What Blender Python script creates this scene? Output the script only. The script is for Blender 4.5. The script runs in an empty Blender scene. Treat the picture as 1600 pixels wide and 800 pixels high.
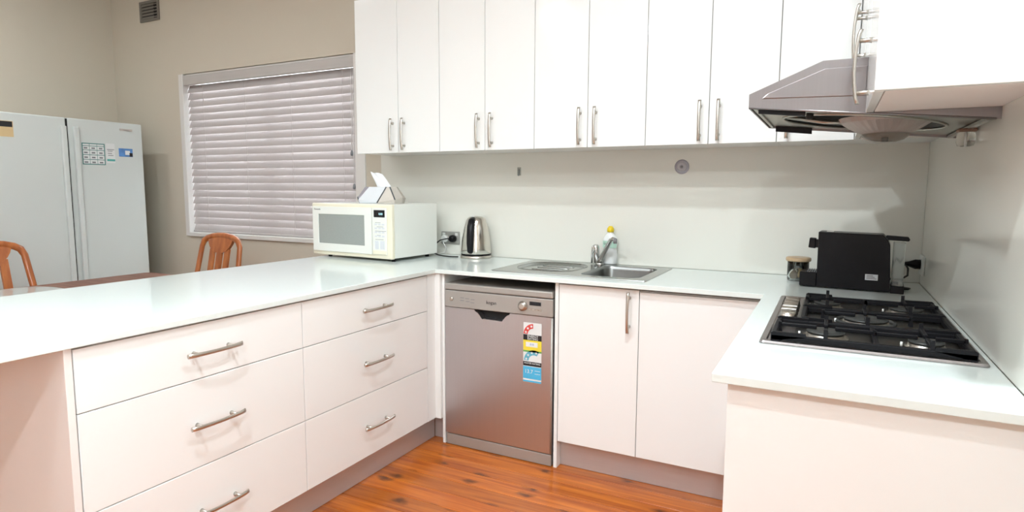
import bpy, bmesh, math, random
from mathutils import Vector, Matrix
random.seed(7)
SC = bpy.context.scene
COL = SC.collection
PI = math.pi

# ------------------------------------------------------------------ camera
cam = bpy.data.cameras.new('camera')
cam.sensor_width = 36.0
cam.lens = 36.0 * 963.8 / 1600.0
cam.clip_start = 0.02
camo = bpy.data.objects.new('camera', cam)
COL.objects.link(camo)
_y, _p, _r = math.radians(27.335), math.radians(6.186), math.radians(0.275)
fw = Vector((-math.sin(_y)*math.cos(_p), math.cos(_y)*math.cos(_p), -math.sin(_p)))
rt = Vector((math.cos(_y), math.sin(_y), 0))
up = rt.cross(fw)
rt2 = rt*math.cos(_r) + up*math.sin(_r)
up2 = up*math.cos(_r) - rt*math.sin(_r)
M = Matrix.Identity(4)
for i in range(3):
    M[i][0], M[i][1], M[i][2] = rt2[i], up2[i], -fw[i]
M[0][3], M[1][3], M[2][3] = 1.772, -3.24, 1.326
camo.matrix_world = M
SC.camera = camo

# ------------------------------------------------------------------ world / exposure
SC.view_settings.view_transform = 'Standard'
SC.view_settings.look = 'None'
SC.view_settings.gamma = 1.0
SC.view_settings.use_curve_mapping = False
SC.view_settings.exposure = 0.22
w = bpy.data.worlds.new('overcast_sky')
SC.world = w
w.use_nodes = True
bg = w.node_tree.nodes['Background']
bg.inputs[0].default_value = (0.86, 0.93, 1.0, 1)
bg.inputs[1].default_value = 15.0

# downlights: (x, y, watts); last four added out of view to match the brightness
LAMPS = [(-0.70, -3.15, 15), (-0.05, -4.05, 17), (1.35, -1.90, 24), (1.95, -4.40, 46), (0.65, -2.75, 32), (-2.9, -1.5, 7.2), (-1.9, -1.65, 5.2)]
LAMP_COL = (0.90, 1.0, 1.055)
CEIL = 3.0

# ------------------------------------------------------------------ materials
def mat(name, col, rough=0.5, metal=0.0, noise=None, bump=None, coat=0.0, trans=0.0, ior=1.45, emit=None, aniso=0.0, spec=0.5, alpha=1.0):
    m = bpy.data.materials.new(name)
    m.use_nodes = True
    nt = m.node_tree
    b = nt.nodes['Principled BSDF']
    b.inputs['Base Color'].default_value = (*col, 1)
    b.inputs['Roughness'].default_value = rough
    b.inputs['Metallic'].default_value = metal
    b.inputs['Coat Weight'].default_value = coat
    b.inputs['Coat Roughness'].default_value = 0.05
    b.inputs['Transmission Weight'].default_value = trans
    b.inputs['IOR'].default_value = ior
    b.inputs['Specular IOR Level'].default_value = spec
    b.inputs['Anisotropic'].default_value = aniso
    b.inputs['Alpha'].default_value = alpha
    if emit:
        b.inputs['Emission Color'].default_value = (*emit[0], 1)
        b.inputs['Emission Strength'].default_value = emit[1]
    if noise or bump:
        tc = nt.nodes.new('ShaderNodeTexCoord')
        mp = nt.nodes.new('ShaderNodeMapping')
        nt.links.new(tc.outputs['Object'], mp.inputs[0])
    if noise:                      # (scale vector, strength)
        n = nt.nodes.new('ShaderNodeTexNoise')
        n.inputs['Scale'].default_value = 1.0
        n.inputs['Detail'].default_value = 4
        mp.inputs['Scale'].default_value = noise[0]
        nt.links.new(mp.outputs[0], n.inputs['Vector'])
        mx = nt.nodes.new('ShaderNodeMix'); mx.data_type = 'RGBA'
        k = noise[1]
        mx.inputs['A'].default_value = (*[c*(1-k) for c in col], 1)
        mx.inputs['B'].default_value = (*[min(1, c*(1+k)) for c in col], 1)
        nt.links.new(n.outputs['Fac'], mx.inputs['Factor'])
        nt.links.new(mx.outputs['Result'], b.inputs['Base Color'])
    if bump:                       # (scale vector, strength)
        mp2 = nt.nodes.new('ShaderNodeMapping')
        mp2.inputs['Scale'].default_value = bump[0]
        nt.links.new(tc.outputs['Object'], mp2.inputs[0])
        n2 = nt.nodes.new('ShaderNodeTexNoise')
        n2.inputs['Scale'].default_value = 1.0
        nt.links.new(mp2.outputs[0], n2.inputs['Vector'])
        bp = nt.nodes.new('ShaderNodeBump')
        bp.inputs['Strength'].default_value = bump[1]
        bp.inputs['Distance'].default_value = 0.002
        nt.links.new(n2.outputs['Fac'], bp.inputs['Height'])
        nt.links.new(bp.outputs[0], b.inputs['Normal'])
    return m

def wood_floor():
    m = bpy.data.materials.new('cypress_boards'); m.use_nodes = True
    nt = m.node_tree; N = nt.nodes; L = nt.links; b = N['Principled BSDF']
    tc = N.new('ShaderNodeTexCoord'); oi = N.new('ShaderNodeObjectInfo')
    off = N.new('ShaderNodeVectorMath'); off.operation = 'SCALE'
    comb = N.new('ShaderNodeCombineXYZ')
    for i in range(3): L.new(oi.outputs['Random'], comb.inputs[i])
    L.new(comb.outputs[0], off.inputs[0]); off.inputs['Scale'].default_value = 37.0
    add = N.new('ShaderNodeVectorMath'); add.operation = 'ADD'
    L.new(tc.outputs['Object'], add.inputs[0]); L.new(off.outputs[0], add.inputs[1])
    mp = N.new('ShaderNodeMapping'); mp.inputs['Scale'].default_value = (1.6, 26, 26)
    L.new(add.outputs[0], mp.inputs[0])
    gr = N.new('ShaderNodeTexNoise'); gr.inputs['Scale'].default_value = 1.5; gr.inputs['Detail'].default_value = 6; gr.inputs['Distortion'].default_value = 0.6
    L.new(mp.outputs[0], gr.inputs['Vector'])
    cr = N.new('ShaderNodeValToRGB')
    cr.color_ramp.elements[0].position = 0.3; cr.color_ramp.elements[0].color = (0.31, 0.062, 0.007, 1)
    cr.color_ramp.elements[1].position = 0.72; cr.color_ramp.elements[1].color = (0.57, 0.168, 0.020, 1)
    L.new(gr.outputs['Fac'], cr.inputs[0])
    # per board tone
    hs = N.new('ShaderNodeHueSaturation')
    ma = N.new('ShaderNodeMapRange'); ma.inputs['To Min'].default_value = 0.8; ma.inputs['To Max'].default_value = 1.2
    L.new(oi.outputs['Random'], ma.inputs['Value']); L.new(ma.outputs[0], hs.inputs['Value'])
    L.new(cr.outputs[0], hs.inputs['Color'])
    # knots
    mk = N.new('ShaderNodeMapping'); mk.inputs['Scale'].default_value = (4.2, 8.5, 0.01)
    L.new(add.outputs[0], mk.inputs[0])
    nz = N.new('ShaderNodeTexNoise'); nz.inputs['Scale'].default_value = 3.2; nz.inputs['Detail'].default_value = 3
    L.new(mk.outputs[0], nz.inputs['Vector'])
    wob = N.new('ShaderNodeMix'); wob.data_type = 'VECTOR'; wob.inputs['Factor'].default_value = 0.30
    L.new(mk.outputs[0], wob.inputs['A']); L.new(nz.outputs['Color'], wob.inputs['B'])
    vo = N.new('ShaderNodeTexVoronoi'); vo.voronoi_dimensions = '2D'; vo.inputs['Scale'].default_value = 1.25
    L.new(wob.outputs['Result'], vo.inputs['Vector'])
    kr = N.new('ShaderNodeValToRGB')
    kr.color_ramp.elements[0].position = 0.04; kr.color_ramp.elements[0].color = (1, 1, 1, 1)
    kr.color_ramp.elements[1].position = 0.19; kr.color_ramp.elements[1].color = (0, 0, 0, 1)
    L.new(vo.outputs['Distance'], kr.inputs[0])
    gate = N.new('ShaderNodeMath'); gate.operation = 'GREATER_THAN'; gate.inputs[1].default_value = 0.5
    sp = N.new('ShaderNodeSeparateColor'); L.new(vo.outputs['Color'], sp.inputs[0]); L.new(sp.outputs[0], gate.inputs[0])
    mu = N.new('ShaderNodeMath'); mu.operation = 'MULTIPLY'; L.new(kr.outputs[0], mu.inputs[0]); L.new(gate.outputs[0], mu.inputs[1])
    mu2 = N.new('ShaderNodeMath'); mu2.operation = 'MULTIPLY'; mu2.inputs[1].default_value = 0.85; L.new(mu.outputs[0], mu2.inputs[0])
    mx = N.new('ShaderNodeMix'); mx.data_type = 'RGBA'
    L.new(mu2.outputs[0], mx.inputs['Factor']); L.new(hs.outputs[0], mx.inputs['A']); mx.inputs['B'].default_value = (0.07, 0.018, 0.006, 1)
    L.new(mx.outputs['Result'], b.inputs['Base Color'])
    b.inputs['Roughness'].default_value = 0.28
    b.inputs['Coat Weight'].default_value = 0.15; b.inputs['Coat Roughness'].default_value = 0.12; b.inputs['Specular IOR Level'].default_value = 0.35
    return m

def wood(name, dark, light, scale=(3, 30, 3), rough=0.3, coat=0.3, spec=0.5):
    m = bpy.data.materials.new(name); m.use_nodes = True
    nt = m.node_tree; b = nt.nodes['Principled BSDF']
    tc = nt.nodes.new('ShaderNodeTexCoord'); mp = nt.nodes.new('ShaderNodeMapping'); mp.inputs['Scale'].default_value = scale
    n = nt.nodes.new('ShaderNodeTexNoise'); n.inputs['Scale'].default_value = 1.0; n.inputs['Detail'].default_value = 5
    cr = nt.nodes.new('ShaderNodeValToRGB')
    cr.color_ramp.elements[0].position = 0.3; cr.color_ramp.elements[0].color = (*dark, 1)
    cr.color_ramp.elements[1].position = 0.7; cr.color_ramp.elements[1].color = (*light, 1)
    nt.links.new(tc.outputs['Object'], mp.inputs[0]); nt.links.new(mp.outputs[0], n.inputs['Vector'])
    nt.links.new(n.outputs['Fac'], cr.inputs[0]); nt.links.new(cr.outputs[0], b.inputs['Base Color'])
    b.inputs['Roughness'].default_value = rough
    b.inputs['Coat Weight'].default_value = coat; b.inputs['Specular IOR Level'].default_value = spec
    return m

MT = dict(
    wall=mat('beige_wall_paint', (0.60, 0.545, 0.45), 0.75, noise=((1.5, 1.5, 1.5), 0.03), bump=((60, 60, 60), 0.15)),
    ceiling=mat('white_ceiling_paint', (0.88, 0.88, 0.86), 0.85, bump=((50, 50, 50), 0.1)),
    splash=mat('cream_gloss_splashback', (0.76, 0.755, 0.69), 0.16, noise=((2, 2, 2), 0.015)),
    floor=wood_floor(),
    gloss=mat('gloss_white_laminate', (0.86, 0.87, 0.855), 0.10, noise=((1, 1, 1), 0.008)),
    carcass=mat('white_melamine', (0.80, 0.78, 0.75), 0.4, noise=((2, 2, 2), 0.01)),
    under=mat('cream_melamine', (0.84, 0.755, 0.71), 0.45, noise=((2, 2, 2), 0.01)),
    stone=mat('pale_engineered_stone', (0.745, 0.81, 0.785), 0.12, noise=((90, 90, 90), 0.02)),
    kick=mat('satin_aluminium_kick', (0.58, 0.545, 0.54), 0.38, 0.55, noise=((2, 2, 80), 0.05)),
    nickel=mat('brushed_nickel', (0.56, 0.53, 0.48), 0.30, 1.0, noise=((60, 60, 60), 0.06)),
    steel=mat('brushed_stainless', (0.36, 0.335, 0.335), 0.34, 1.0, noise=((3, 3, 160), 0.05), bump=((3, 3, 400), 0.06)),
    dwsteel=mat('brushed_dishwasher_steel', (0.60, 0.58, 0.595), 0.36, 1.0, noise=((160, 3, 3), 0.04)),
    dwgrey=mat('silver_grey_plastic', (0.42, 0.40, 0.37), 0.38, 0.45, noise=((20, 20, 20), 0.02)),
    sink=mat('sink_stainless', (0.40, 0.415, 0.405), 0.24, 1.0, noise=((80, 4, 4), 0.05)),
    bowlsteel=mat('satin_bowl_steel', (0.27, 0.28, 0.275), 0.3, 1.0, noise=((80, 4, 4), 0.05)),  # satin sink steel, colour darkened for the bowl's shade and dull reflections
    chrome=mat('polished_chrome', (0.62, 0.63, 0.62), 0.10, 1.0, noise=((5, 5, 5), 0.02)),
    darkchrome=mat('polished_kettle_steel', (0.66, 0.63, 0.58), 0.16, 1.0, noise=((80, 80, 2), 0.04)),
    iron=mat('black_cast_iron', (0.006, 0.006, 0.008), 0.5, noise=((150, 150, 150), 0.2), bump=((300, 300, 300), 0.2), spec=0.25),
    black=mat('black_plastic', (0.005, 0.005, 0.007), 0.35, spec=0.3, noise=((30, 30, 30), 0.1)),
    rubber=mat('black_cable_rubber', (0.012, 0.012, 0.012), 0.5, noise=((30, 30, 30), 0.1)),
    subfloor=mat('dark_subfloor', (0.05, 0.015, 0.006), 0.8, noise=((30, 30, 30), 0.1)),
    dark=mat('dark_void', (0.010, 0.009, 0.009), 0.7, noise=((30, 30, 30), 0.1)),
    white=mat('white_enamel', (0.72, 0.745, 0.72), 0.35, noise=((3, 3, 3), 0.01)),
    fridge=mat('textured_fridge_white', (0.64, 0.68, 0.655), 0.42, noise=((3, 3, 3), 0.01), bump=((200, 200, 200), 0.08)),
    cream=mat('aged_cream_plastic', (0.85, 0.81, 0.65), 0.35, noise=((6, 6, 6), 0.03)),
    mwwhite=mat('microwave_white', (0.84, 0.86, 0.81), 0.3, noise=((3, 3, 3), 0.01)),
    mwglass=mat('grey_mesh_glass', (0.33, 0.36, 0.34), 0.18, noise=((300, 300, 300), 0.15)),
    trim=mat('white_trim_paint', (0.72, 0.70, 0.67), 0.4, noise=((5, 5, 5), 0.01)),
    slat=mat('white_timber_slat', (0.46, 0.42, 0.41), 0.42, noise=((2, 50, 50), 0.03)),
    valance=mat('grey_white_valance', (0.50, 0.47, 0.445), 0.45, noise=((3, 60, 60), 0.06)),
    glass=mat('clear_glass', (0.95, 0.97, 0.96), 0.02, trans=1.0, ior=1.45, noise=((1, 1, 1), 0.005)),
    tank=mat('clear_tank_plastic', (0.80, 0.84, 0.82), 0.22, trans=0.75, ior=1.2, noise=((1, 1, 1), 0.005)),
    hoodglass=mat('smoky_clear_cup', (0.62, 0.58, 0.52), 0.08, trans=0.85, ior=1.25, noise=((1, 1, 1), 0.005)),
    clip=mat('brown_clip', (0.22, 0.13, 0.09), 0.5, noise=((30, 30, 30), 0.05)),
    jarglass=mat('clear_jar', (0.93, 0.93, 0.90), 0.05, trans=0.95, ior=1.2, noise=((1, 1, 1), 0.005)),
    ribbed=mat('ribbed_fan_dome', (0.45, 0.39, 0.36), 0.45, 0.35, noise=((30, 30, 30), 0.08)),
    hoodunder=mat('hood_underside_steel', (0.46, 0.45, 0.41), 0.35, 0.9, noise=((30, 4, 4), 0.06)),
    chair=wood('orange_stained_wood', (0.30, 0.075, 0.018), (0.52, 0.17, 0.045), (30, 30, 4), 0.28),
    table=wood('red_brown_wood', (0.17, 0.085, 0.06), (0.28, 0.145, 0.105), (4, 40, 4), 0.55, 0.0, 0.2),
    lidwood=wood('pale_bamboo', (0.50, 0.34, 0.19), (0.68, 0.50, 0.31), (10, 60, 10), 0.5),
    seat=mat('cream_seat_cloth', (0.55, 0.47, 0.36), 0.9, noise=((90, 90, 90), 0.12)),
    paper=mat('white_tissue', (0.86, 0.88, 0.90), 0.9, noise=((20, 20, 20), 0.02)),
    carton=mat('pale_card', (0.70, 0.73, 0.76), 0.6, noise=((9, 9, 9), 0.02)),
    cartongrey=mat('grey_violet_card', (0.36, 0.34, 0.38), 0.6, noise=((60, 60, 60), 0.12)),
    cartonbeige=mat('beige_card', (0.62, 0.58, 0.52), 0.6, noise=((40, 40, 40), 0.06)),
    cartondark=mat('dark_card_band', (0.09, 0.105, 0.115), 0.6, noise=((40, 40, 40), 0.06)),
    yellow=mat('yellow_cap', (0.80, 0.58, 0.02), 0.35, noise=((20, 20, 20), 0.03)),
    bottle=mat('white_bottle', (0.83, 0.85, 0.84), 0.3, noise=((20, 20, 20), 0.01)),
    mint=mat('pale_green_label', (0.50, 0.72, 0.60), 0.4, noise=((40, 40, 40), 0.08)),
    ink=mat('dark_ink', (0.015, 0.015, 0.018), 0.5, noise=((40, 40, 40), 0.1)),
    greyink=mat('grey_ink', (0.22, 0.23, 0.24), 0.5, noise=((40, 40, 40), 0.05)),
    teal=mat('teal_print', (0.10, 0.24, 0.22), 0.5, noise=((40, 40, 40), 0.06)),
    tealbright=mat('teal_band', (0.10, 0.42, 0.38), 0.5, noise=((40, 40, 40), 0.06)),
    blueprint=mat('blue_picture', (0.10, 0.25, 0.55), 0.35, noise=((18, 18, 18), 0.5)),
    sheet=mat('white_print_sheet', (0.74, 0.76, 0.75), 0.5, noise=((40, 40, 40), 0.02)),
    red=mat('red_print', (0.62, 0.06, 0.05), 0.4, noise=((40, 40, 40), 0.03)),
    lyellow=mat('yellow_print', (0.80, 0.66, 0.06), 0.4, noise=((40, 40, 40), 0.03)),
    lcyan=mat('cyan_print', (0.08, 0.45, 0.72), 0.4, noise=((40, 40, 40), 0.03)),
    lteal=mat('blue_green_print', (0.12, 0.42, 0.55), 0.4, noise=((40, 40, 40), 0.03)),
    lgreen=mat('green_print', (0.16, 0.42, 0.12), 0.4, noise=((40, 40, 40), 0.03)),
    tan=mat('tan_print', (0.66, 0.50, 0.27), 0.5, noise=((40, 40, 40), 0.04)),
    display=mat('black_display', (0.010, 0.012, 0.016), 0.12, noise=((40, 40, 40), 0.05)),
    digits=mat('lit_digits', (0.3, 0.5, 0.55), 0.4, emit=((0.45, 0.75, 0.8), 0.9), noise=((40, 40, 40), 0.02)),
    socket=mat('grey_socket_plate', (0.40, 0.395, 0.37), 0.35, 0.3, noise=((20, 20, 20), 0.03)),
    whiteplastic=mat('white_plastic', (0.74, 0.75, 0.72), 0.35, noise=((20, 20, 20), 0.01)),
    vent=mat('grey_vent_paint', (0.19, 0.175, 0.15), 0.6, noise=((20, 20, 20), 0.05)),
    suction=mat('lilac_grey_rubber', (0.40, 0.38, 0.43), 0.45, noise=((30, 30, 30), 0.03)),
    suctionrim=mat('pale_rubber', (0.52, 0.50, 0.52), 0.45, noise=((30, 30, 30), 0.03)),
    pod=mat('coffee_pod_foil', (0.30, 0.27, 0.22), 0.3, 0.8, noise=((60, 60, 60), 0.2)),
    podgold=mat('gold_pod_foil', (0.50, 0.40, 0.25), 0.3, 0.8, noise=((60, 60, 60), 0.2)),
    brass=mat('worn_burner_metal', (0.50, 0.47, 0.42), 0.32, 1.0, noise=((60, 60, 60), 0.1)),
    hobwell=mat('dark_hob_steel', (0.16, 0.155, 0.145), 0.35, 1.0, noise=((60, 4, 4), 0.1)),
    cap=mat('black_burner_enamel', (0.035, 0.036, 0.034), 0.4, noise=((60, 60, 60), 0.15)),
    lamp=mat('lamp_diffuser', (0.9, 0.9, 0.9), 0.5, emit=((1.0, 0.97, 0.93), 14.0), noise=((5, 5, 5), 0.005)),
    mat_=mat('clear_gloss_mat', (0.55, 0.56, 0.53), 0.06, noise=((5, 5, 5), 0.02)),
)

# ------------------------------------------------------------------ mesh helpers
class MB:
    """collects shapes and links them as ONE mesh object"""
    def __init__(s): s.v = []; s.f = []; s.sm = []
    def add(s, vs, fs, smooth=False):
        o = len(s.v); s.v += [tuple(v) for v in vs]
        s.f += [[i+o for i in f] for f in fs]; s.sm += [smooth]*len(fs)
        return s
    def addbm(s, bm, smooth=False, M=None):
        bm.verts.index_update()
        vs = [(M @ v.co if M else v.co.copy()) for v in bm.verts]
        s.add(vs, [[v.index for v in f.verts] for f in bm.faces], smooth); bm.free(); return s
    def box(s, x0, x1, y0, y1, z0, z1, bev=0.0, seg=1, M=None):
        bm = bmesh.new(); bmesh.ops.create_cube(bm, size=1.0)
        for v in bm.verts:
            v.co = Vector(((x0+x1)/2 + v.co.x*(x1-x0), (y0+y1)/2 + v.co.y*(y1-y0), (z0+z1)/2 + v.co.z*(z1-z0)))
        if bev > 0:
            bmesh.ops.bevel(bm, geom=bm.edges[:], offset=bev, segments=seg, affect='EDGES', profile=0.5)
        return s.addbm(bm, False, M)
    def tube(s, pts, r, n=10, closed=False, sq=None, caps=True):
        """tube along pts; r scalar or list; sq=(a,b) elliptical scale along (side, up)"""
        P = [Vector(p) for p in pts]; m = len(P)
        R = r if isinstance(r, (list, tuple)) else [r]*m
        vs = []; prev = None
        for i in range(m):
            if closed: t = (P[(i+1) % m] - P[i-1])
            else: t = P[min(i+1, m-1)] - P[max(i-1, 0)]
            t.normalize()
            if prev is None:
                a = Vector((0, 0, 1)) if abs(t.z) < 0.9 else Vector((0, 1, 0))
                side = t.cross(a).normalized()
            else:
                side = (prev - t*prev.dot(t)).normalized()
            prev = side; upv = t.cross(side)
            a, b = sq if sq else (1, 1)
            for k in range(n):
                th = 2*PI*k/n
                vs.append(P[i] + side*(math.cos(th)*R[i]*a) + upv*(math.sin(th)*R[i]*b))
        fs = []
        for i in range(m if closed else m-1):
            j = (i+1) % m
            for k in range(n):
                k2 = (k+1) % n
                fs.append([i*n+k, i*n+k2, j*n+k2, j*n+k])
        s.add(vs, fs, True)
        if caps and not closed:
            o = len(s.v) - len(vs)
            s.f.append([o+k for k in range(n)][::-1]); s.sm.append(False)
            s.f.append([o+(m-1)*n+k for k in range(n)]); s.sm.append(False)
        return s
    def lathe(s, prof, c, n=24, axis='z', capb=True, capt=True, smooth=True, M=None):
        """prof: (radius, height) list; c: origin"""
        vs = []; fs = []
        for (r, h) in prof:
            for k in range(n):
                th = 2*PI*k/n
                a, b = r*math.cos(th), r*math.sin(th)
                if axis == 'z': p = Vector((a, b, h))
                elif axis == 'y': p = Vector((a, -h, b))      # axis points to -y
                elif axis == 'x': p = Vector((h, a, b))
                else: p = Vector((-h, a, b))                  # '-x'
                if M: p = M @ p
                vs.append(p + Vector(c))
        m = len(prof)
        for i in range(m-1):
            for k in range(n):
                k2 = (k+1) % n
                fs.append([i*n+k, i*n+k2, (i+1)*n+k2, (i+1)*n+k])
        s.add(vs, fs, smooth)
        o = len(s.v) - len(vs)
        if capb: s.f.append([o+k for k in range(n)][::-1]); s.sm.append(False)
        if capt: s.f.append([o+(m-1)*n+k for k in range(n)]); s.sm.append(False)
        return s
    def prism(s, poly, d0, d1, axis='y', bev=0.0):
        """2D polygon extruded along axis: axis y -> poly in (x,z); x -> (y,z); z -> (x,y)"""
        def P(a, b, d):
            return (a, d, b) if axis == 'y' else ((d, a, b) if axis == 'x' else (a, b, d))
        n = len(poly)
        bm = bmesh.new()
        A = [bm.verts.new(P(a, b, d0)) for a, b in poly]
        B = [bm.verts.new(P(a, b, d1)) for a, b in poly]
        bm.faces.new(A); bm.faces.new(B[::-1])
        for i in range(n):
            j = (i+1) % n
            bm.faces.new([A[j], A[i], B[i], B[j]])
        bmesh.ops.recalc_face_normals(bm, faces=bm.faces[:])
        if bev > 0:
            es = [e for e in bm.edges if len(e.link_faces) == 2 and e.calc_face_angle(0) > 0.6]
            bmesh.ops.bevel(bm, geom=es, offset=bev, segments=2, affect='EDGES', profile=0.5)
        return s.addbm(bm)
    def grid(s, us, vs_, keep, d0, d1, axis='z', bev=0.0):
        """slab built of kept cells of a grid (shape with holes)"""
        def P(a, b, d):
            return (a, d, b) if axis == 'y' else ((d, a, b) if axis == 'x' else (a, b, d))
        bm = bmesh.new(); cache = {}
        def V(i, j, d):
            k = (i, j, d)
            if k not in cache: cache[k] = bm.verts.new(P(us[i], vs_[j], d))
            return cache[k]
        nu, nv = len(us)-1, len(vs_)-1
        K = [[bool(keep((us[i]+us[i+1])/2, (vs_[j]+vs_[j+1])/2)) for j in range(nv)] for i in range(nu)]
        g = lambda i, j: 0 <= i < nu and 0 <= j < nv and K[i][j]
        for i in range(nu):
            for j in range(nv):
                if not K[i][j]: continue
                bm.faces.new([V(i, j, d0), V(i+1, j, d0), V(i+1, j+1, d0), V(i, j+1, d0)])
                bm.faces.new([V(i, j, d1), V(i, j+1, d1), V(i+1, j+1, d1), V(i+1, j, d1)])
                if not g(i-1, j): bm.faces.new([V(i, j, d0), V(i, j+1, d0), V(i, j+1, d1), V(i, j, d1)])
                if not g(i+1, j): bm.faces.new([V(i+1, j, d0), V(i+1, j+1, d0), V(i+1, j+1, d1), V(i+1, j, d1)])
                if not g(i, j-1): bm.faces.new([V(i, j, d0), V(i+1, j, d0), V(i+1, j, d1), V(i, j, d1)])
                if not g(i, j+1): bm.faces.new([V(i, j+1, d0), V(i+1, j+1, d0), V(i+1, j+1, d1), V(i, j+1, d1)])
        bmesh.ops.recalc_face_normals(bm, faces=bm.faces[:])
        bmesh.ops.dissolve_limit(bm, angle_limit=0.01, verts=bm.verts[:], edges=bm.edges[:])
        if bev > 0:
            es = [e for e in bm.edges if len(e.link_faces) == 2 and e.calc_face_angle(0) > 0.6]
            bmesh.ops.bevel(bm, geom=es, offset=bev, segments=2, affect='EDGES', profile=0.5)
        return s.addbm(bm)
    def fill(s, outer, holes, fn):
        """flat plate with holes; loops of 2D points; fn maps 2D->3D"""
        bm = bmesh.new(); es = []
        for loop in [outer]+holes:
            vv = [bm.verts.new(fn(*p)) for p in loop]
            es += [bm.edges.new((vv[i], vv[(i+1) % len(vv)])) for i in range(len(vv))]
        bmesh.ops.triangle_fill(bm, use_beauty=True, use_dissolve=False, edges=es)
        return s.addbm(bm)
    def loops(s, L, smooth=True, capb=False, capt=True):
        n = len(L[0]); vs = [p for l in L for p in l]; fs = []
        for i in range(len(L)-1):
            for k in range(n):
                k2 = (k+1) % n
                fs.append([i*n+k, i*n+k2, (i+1)*n+k2, (i+1)*n+k])
        s.add(vs, fs, smooth); o = len(s.v)-len(vs)
        if capb: s.f.append([o+k for k in range(n)][::-1]); s.sm.append(False)
        if capt: s.f.append([o+(len(L)-1)*n+k for k in range(n)]); s.sm.append(False)
        return s

def rrect(x0, x1, y0, y1, r, n=5):
    pts = []
    for cx, cy, a0 in ((x1-r, y1-r, 0), (x0+r, y1-r, 90), (x0+r, y0+r, 180), (x1-r, y0+r, 270)):
        for k in range(n+1):
            a = math.radians(a0 + 90*k/n)
            pts.append((cx + r*math.cos(a), cy + r*math.sin(a)))
    return pts

def origin_of(o):
    while o.parent: o = o.parent
    return o

def obj(name, mb, m, parent=None, world=True):
    """link a collected mesh; world=True: vertices given in world space"""
    me = bpy.data.meshes.new(name)
    off = Vector((0, 0, 0))
    if parent and world: off = origin_of(parent).location
    vs = [Vector(v) - off for v in mb.v]
    loc = Vector((0, 0, 0))
    if not parent and world and vs:
        xs, ys, zs = zip(*vs)
        loc = Vector(((min(xs)+max(xs))/2, (min(ys)+max(ys))/2, min(zs)))
        vs = [v - loc for v in vs]
    me.from_pydata([tuple(v) for v in vs], [], mb.f)
    me.polygons.foreach_set('use_smooth', mb.sm)
    bm = bmesh.new(); bm.from_mesh(me)
    bmesh.ops.recalc_face_normals(bm, faces=bm.faces[:]); bm.to_mesh(me); bm.free()
    me.update()
    me.materials.append(m)
    o = bpy.data.objects.new(name, me); COL.objects.link(o)
    o.location = loc
    if parent: o.parent = parent; o.location = (0, 0, 0)
    return o

def tag(o, label, cat=None, group=None):
    o['label'] = label
    if cat: o['category'] = cat
    if group: o['group'] = group
    return o

def thing(name, label, cat, loc=(0, 0, 0), rz=0.0, group=None):
    o = bpy.data.objects.new(name, None); COL.objects.link(o)
    o.empty_display_size = 0.05
    o.location = loc; o.rotation_euler = (0, 0, rz)
    return tag(o, label, cat, group)

def struct(name, mb, m, parent=None):
    o = obj(name, mb, m, parent)
    o['kind'] = 'structure'
    return o

def text(s, size, at, xd, zd, m, parent, world=True, name='lettering', ext=0.0004, align='CENTER'):
    """text as thin mesh; xd reading direction, zd up direction"""
    cu = bpy.data.curves.new('t', 'FONT'); cu.body = s; cu.size = size; cu.align_x = align; cu.align_y = 'CENTER'
    cu.extrude = ext; cu.resolution_u = 3
    to = bpy.data.objects.new('t', cu); COL.objects.link(to)
    bpy.context.view_layer.update()
    me = bpy.data.meshes.new_from_object(to.evaluated_get(bpy.context.evaluated_depsgraph_get()))
    X = Vector(xd).normalized(); Z = Vector(zd).normalized(); N = X.cross(Z)
    mb = MB()
    vs = [Vector(at) + X*v.co.x + Z*v.co.y + N*v.co.z for v in me.vertices]
    mb.add(vs, [list(p.vertices) for p in me.polygons])
    bpy.data.objects.remove(to); bpy.data.curves.remove(cu); bpy.data.meshes.remove(me)
    return obj(name, mb, m, parent, world)

# ------------------------------------------------------------------ room shell
XL, XR, YF = -3.73, 2.14, -6.2
T = 0.16
fl = struct('floor', MB().box(XL-T, XR+T, YF-T, T, -0.12, -0.022), MT['subfloor'])
bw = 0.108; nb = int(math.ceil((0-YF)/bw))
for i in range(nb):
    y1 = -i*bw; y0 = max(y1-bw, YF)
    if y1-y0 < 0.02: continue
    b = obj('floorboard', MB().box(XL, XR, y0+0.0011, y1-0.0011, -0.022, 0.0, 0.0012), MT['floor'], fl)
# window opening
WX0, WX1, WZ0, WZ1 = -2.88, -1.0, 0.937, 2.215
us = [XL-T, WX0, WX1, XR+T]; vs_ = [-0.1, WZ0, WZ1, CEIL]
struct('wall_back', MB().grid(us, vs_, lambda x, z: not (WX0 < x < WX1 and WZ0 < z < WZ1), 0.0, T, 'y'), MT['wall'])
struct('wall_left', MB().box(XL-T, XL, YF, 0, -0.1, CEIL), MT['wall'])
WY0, WY1, WRZ0, WRZ1 = -5.0, -3.45, 0.95, 2.2        # added window, unseen behind the camera, to light the drawer fronts
struct('wall_right', MB().grid([YF, WY0, WY1, 0], [-0.1, WRZ0, WRZ1, CEIL], lambda y, z: not (WY0 < y < WY1 and WRZ0 < z < WRZ1), XR, XR+T, 'x'), MT['wall'])
struct('wall_front', MB().box(XL-T, XR+T, YF-T, YF, -0.1, CEIL), MT['ceiling'])
struct('ceiling', MB().box(XL-T, XR+T, YF-T, T, CEIL, CEIL+0.1), MT['ceiling'])
struct('trim_1', MB().box(-0.87, XR-0.006, -0.006, 0, 0.9205, 1.60, 0.001), MT['splash'])
struct('trim_2', MB().box(XR-0.006, XR, -2.3, 0, 0.9205, 1.75, 0.001), MT['splash'])
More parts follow.
